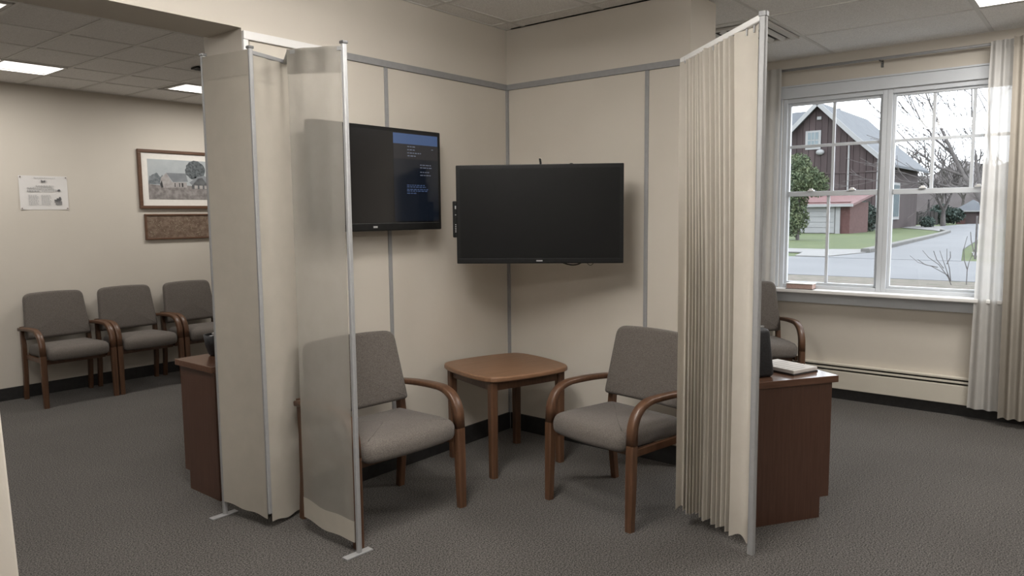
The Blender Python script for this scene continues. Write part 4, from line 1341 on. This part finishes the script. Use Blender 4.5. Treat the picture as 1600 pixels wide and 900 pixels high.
def evergreen(name, label, loc, blobs, n, size, m, trunk_h, seed):
    t = thing(name, label, 'tree' if 'tree' in name else 'bush', loc)
    rnd = random.Random(seed)
    f = link('foliage', leaf_cloud(bmesh.new(), blobs, n, size, rnd), M[m], t)
    f['kind'] = 'stuff'
    bm = bmesh.new()
    for (cx, cy, cz, rx, rz_) in blobs:
        g = bmesh.ops.create_icosphere(bm, subdivisions=2, radius=1)
        for v in g['verts']:
            j = 1 + 0.16 * math.sin(7 * v.co.x + 5 * v.co.z + cx) * math.cos(6 * v.co.y)
            v.co = Vector((cx + v.co.x * rx * 0.55 * j, cy + v.co.y * rx * 0.55 * j, cz + v.co.z * rz_ * 0.55 * j))
    link('inner_foliage', bm, M[m], t)
    link('trunk', tube(bmesh.new(), [(0, 0, 0), (0, 0, trunk_h)], [0.12, 0.06], 7), M['bark'], t)
    return t
evergreen('evergreen_tree', 'tall leafy evergreen tree growing before the barn and garage', (47.0, 15.35, GZ),
          [(0, 0.35, 1.3, 1.0, 1.15), (0.2, 0.5, 2.6, 1.05, 1.1), (0, -0.4, 3.6, 1.15, 1.0), (0.1, 0.1, 4.6, 0.8, 0.8), (0, -1.1, 3.4, 0.7, 0.75), (0.2, 1.2, 3.2, 0.7, 1.2)], 9000, 0.10, 'leaf', 4.4, 1)
evergreen('round_bush', 'round dark green bush in front of the barn', (70.0, 17.15, GZ),
          [(0, 0, 1.1, 1.55, 1.2), (0, 0.2, 1.8, 1.0, 0.85)], 2600, 0.14, 'leaf_dark', 1.2, 2)
evergreen('dark_bush', 'dark evergreen bush beside the fence by the far garage', (106.0, 17.1, GZ),
          [(0, 0, 1.3, 1.7, 1.3), (0, -1.4, 1.1, 1.3, 1.0)], 2000, 0.2, 'leaf_dark', 1.2, 3)
evergreen('low_bush', 'low dark shrub at the corner of the barn', (88.0, 15.4, GZ),
          [(0, 0, 0.6, 0.8, 0.6), (-1.0, -0.3, 0.45, 0.7, 0.45)], 900, 0.13, 'leaf_dark', 0.5, 8)

def branches(bm, p, d_, l, r, depth, rnd, spread=0.55, lift=0.08, minr=0.012, seg=3):
    p = Vector(p)
    d_ = Vector(d_).normalized()
    pts, q, dd = [p], p, d_
    for i in range(seg):
        dd = (dd + Vector((rnd.gauss(0, 0.10), rnd.gauss(0, 0.10), rnd.gauss(0, 0.08) + lift * 0.5))).normalized()
        q = q + dd * l / seg
        pts.append(q)
    rs = [max(minr, r * (1 - 0.45 * i / seg)) for i in range(seg + 1)]
    tube(bm, pts, rs, 5 if r > 0.06 else 3)
    if depth <= 0:
        return
    for k in range(rnd.choice((2, 3, 3))):
        i = rnd.choice(range(1, seg + 1)) if k else seg
        a = Vector((rnd.gauss(0, 1), rnd.gauss(0, 1), rnd.gauss(0, 0.7) + lift * 3)).normalized()
        nd = (dd + a * spread).normalized()
        branches(bm, pts[i], nd, l * rnd.uniform(0.6, 0.82), rs[i] * rnd.uniform(0.55, 0.75), depth - 1, rnd, spread, lift, minr, seg)
def bare_tree(name, label, loc, h, r, depth, seed, minr=0.02, spread=0.6, group=None):
    t = thing(name, label, 'tree', loc, 0, group)
    rnd = random.Random(seed)
    link('trunk', tube(bmesh.new(), [(0, 0, 0), (0.02 * h, 0.01 * h, h * 0.18), (0, 0, h * 0.34)], [r * 1.2, r, r * 0.85], 8), M['bark'], t)
    bm = bmesh.new()
    for k in range(5):
        a = k * 2 * math.pi / 5 + rnd.uniform(-.3, .3)
        branches(bm, (0, 0, h * (0.26 + 0.02 * k)), (math.cos(a) * 0.75, math.sin(a) * 0.75, 1.0), h * 0.28, r * 0.6, depth, rnd, spread, 0.10, minr)
    o = link('crown', bm, M['bark'], t)
    o['kind'] = 'stuff'
    return t
bare_tree('bare_tree', 'small bare tree standing on the lawn before the dark bush', (96.0, 15.2, GZ), 6.2, 0.24, 4, 21, 0.04)
for k, (x, y, hh) in enumerate(((116, 25, 11), (128, 20.5, 12), (140, 15.5, 11), (127, 10.5, 10), (142, 27.5, 13), (155, 21.5, 13), (154, 10.5, 12))):
    bare_tree('bare_tree', 'bare brown tree in the woods beyond the far garage', (x, y, GZ), hh, 0.26, 3, 40 + k, 0.065, 0.65, 'bare trees in the distant woods')
# the large tree leaning over the side road
t = thing('large_bare_tree', 'large bare tree with spreading branches by the side road', 'tree', (38.0, 4.2, GZ))
def T(y, z, x=0.0):
    return Vector((x, y - 4.2, z - GZ))
limbs = [
    ([T(4.2, GZ), T(4.28, 1.0), T(4.62, 1.95), T(5.30, 2.95), T(5.75, 3.9), T(6.29, 5.1), T(6.75, 6.2), T(7.13, 7.15)], [.20, .155, .125, .09, .068, .05, .036, .022]),
    ([T(4.62, 1.95), T(4.8, 2.9, .3), T(5.05, 4.2, .5), T(5.2, 5.5, .6), T(5.27, 7.0, .7)], [.085, .065, .05, .038, .024]),
    ([T(4.3, 1.2), T(4.2, 2.8, -.3), T(4.4, 4.6, -.4), T(4.5, 7.0, -.5)], [.09, .068, .048, .024]),
    ([T(5.30, 2.95), T(6.2, 3.35, -.4), T(7.1, 4.1, -.6), T(8.1, 5.3, -.8)], [.07, .05, .035, .02]),
    ([T(5.0, 2.5), T(5.9, 2.5, .6), T(6.9, 2.8, 1.0), T(7.7, 2.7, 1.2)], [.06, .04, .03, .016]),
    ([T(5.75, 3.9), T(6.6, 4.7, .5), T(7.3, 5.7, .8), T(7.8, 6.8, 1.0)], [.06, .04, .03, .016]),
]
bm = bmesh.new()
for pts, rs in limbs:
    tube(bm, pts, rs, 8)
link('trunk', bm, M['bark'], t, True)
bm = bmesh.new()
rnd = random.Random(77)
for li, (pts, rs) in enumerate(limbs):
    for i in range(2 if li < 3 else 1, len(pts)):
        for k in range(2):
            u = rnd.random()
            p = pts[i - 1].lerp(pts[i], u)
            d_ = (pts[i] - pts[i - 1]).normalized() * 0.8 + Vector((rnd.gauss(0, .45), rnd.choice((0.75, 0.6, 0.45, -0.5)) + rnd.gauss(0, .15), rnd.uniform(0.05, 0.6)))
            branches(bm, p, d_, rnd.uniform(1.3, 2.4), max(0.024, rs[i] * 0.4), 2, rnd, 0.32, 0.02, 0.013)
o = link('twigs', bm, M['bark'], t)
o['kind'] = 'stuff'
# saplings by the window
t = thing('sapling', 'young bare shrub with stems fanning out on the verge', 'shrub', (19.8, 2.90, GZ))
bm = bmesh.new()
def S(y, z, x=0):
    return Vector((x, y - 2.9, z - GZ))
for pts in ([S(2.9, -.3), S(3.0, -.05), S(3.35, .15), S(3.62, .22), S(3.80, .38)], [S(2.98, -.1), S(3.2, .18, .1), S(3.42, .34, .1), S(3.56, .50, .15)],
            [S(2.93, -.2), S(3.02, .12, -.1), S(3.10, .34, -.1), S(3.16, .52, -.1)], [S(2.92, -.2), S(2.96, .1), S(3.02, .32), S(3.03, .56)],
            [S(3.08, .1), S(3.25, .30, .1), S(3.32, .50, .1)], [S(3.2, .12), S(3.45, .18, -.1), S(3.60, .30, -.15)], [S(3.02, .2), S(2.95, .36), S(2.96, .50)]):
    tube(bm, pts, [.011 - .0018 * k for k in range(len(pts))], 5)
link('stems', bm, M['bark'], t)
t = thing('sapling', 'thin bare sapling forking into a V beside the fanned shrub', 'shrub', (20.0, 2.63, GZ))
bm = bmesh.new()
def S2(y, z, x=0):
    return Vector((x, y - 2.63, z - GZ))
for pts in ([S2(2.63, -.3), S2(2.63, 0.05), S2(2.60, .25), S2(2.50, .55), S2(2.40, .9), S2(2.36, 1.2)], [S2(2.63, .08), S2(2.70, .3), S2(2.72, .55), S2(2.66, .85)], [S2(2.52, .5), S2(2.58, .75), S2(2.60, .95)], [S2(2.45, .75), S2(2.36, .85), S2(2.30, 1.0)]):
    tube(bm, pts, [max(.004, .012 - .002 * k) for k in range(len(pts))], 5)
link('stems', bm, M['bark'], t)
# wooded rise on the horizon
bm = bmesh.new()
n = 60
rows2 = []
for j, (xx, k) in enumerate(((172, 0.0), (178, 0.45), (188, 0.8), (205, 1.0), (250, 0.8))):
    rows2.append([bm.verts.new((xx + 3 * math.sin(i * 1.7 + j), -60 + 200 * i / n, GZ + k * (11.0 + 2.0 * math.sin(i * 0.55) + 1.0 * math.sin(i * 1.9 + 1)))) for i in range(n + 1)])
for j in range(len(rows2) - 1):
    for i in range(n):
        bm.faces.new((rows2[j][i], rows2[j + 1][i], rows2[j + 1][i + 1], rows2[j][i + 1]))
bmesh.ops.recalc_face_normals(bm, faces=bm.faces[:])
struct('wooded_rise', bm, M['woods'], 'brown bare wooded rise on the horizon', smooth=True)
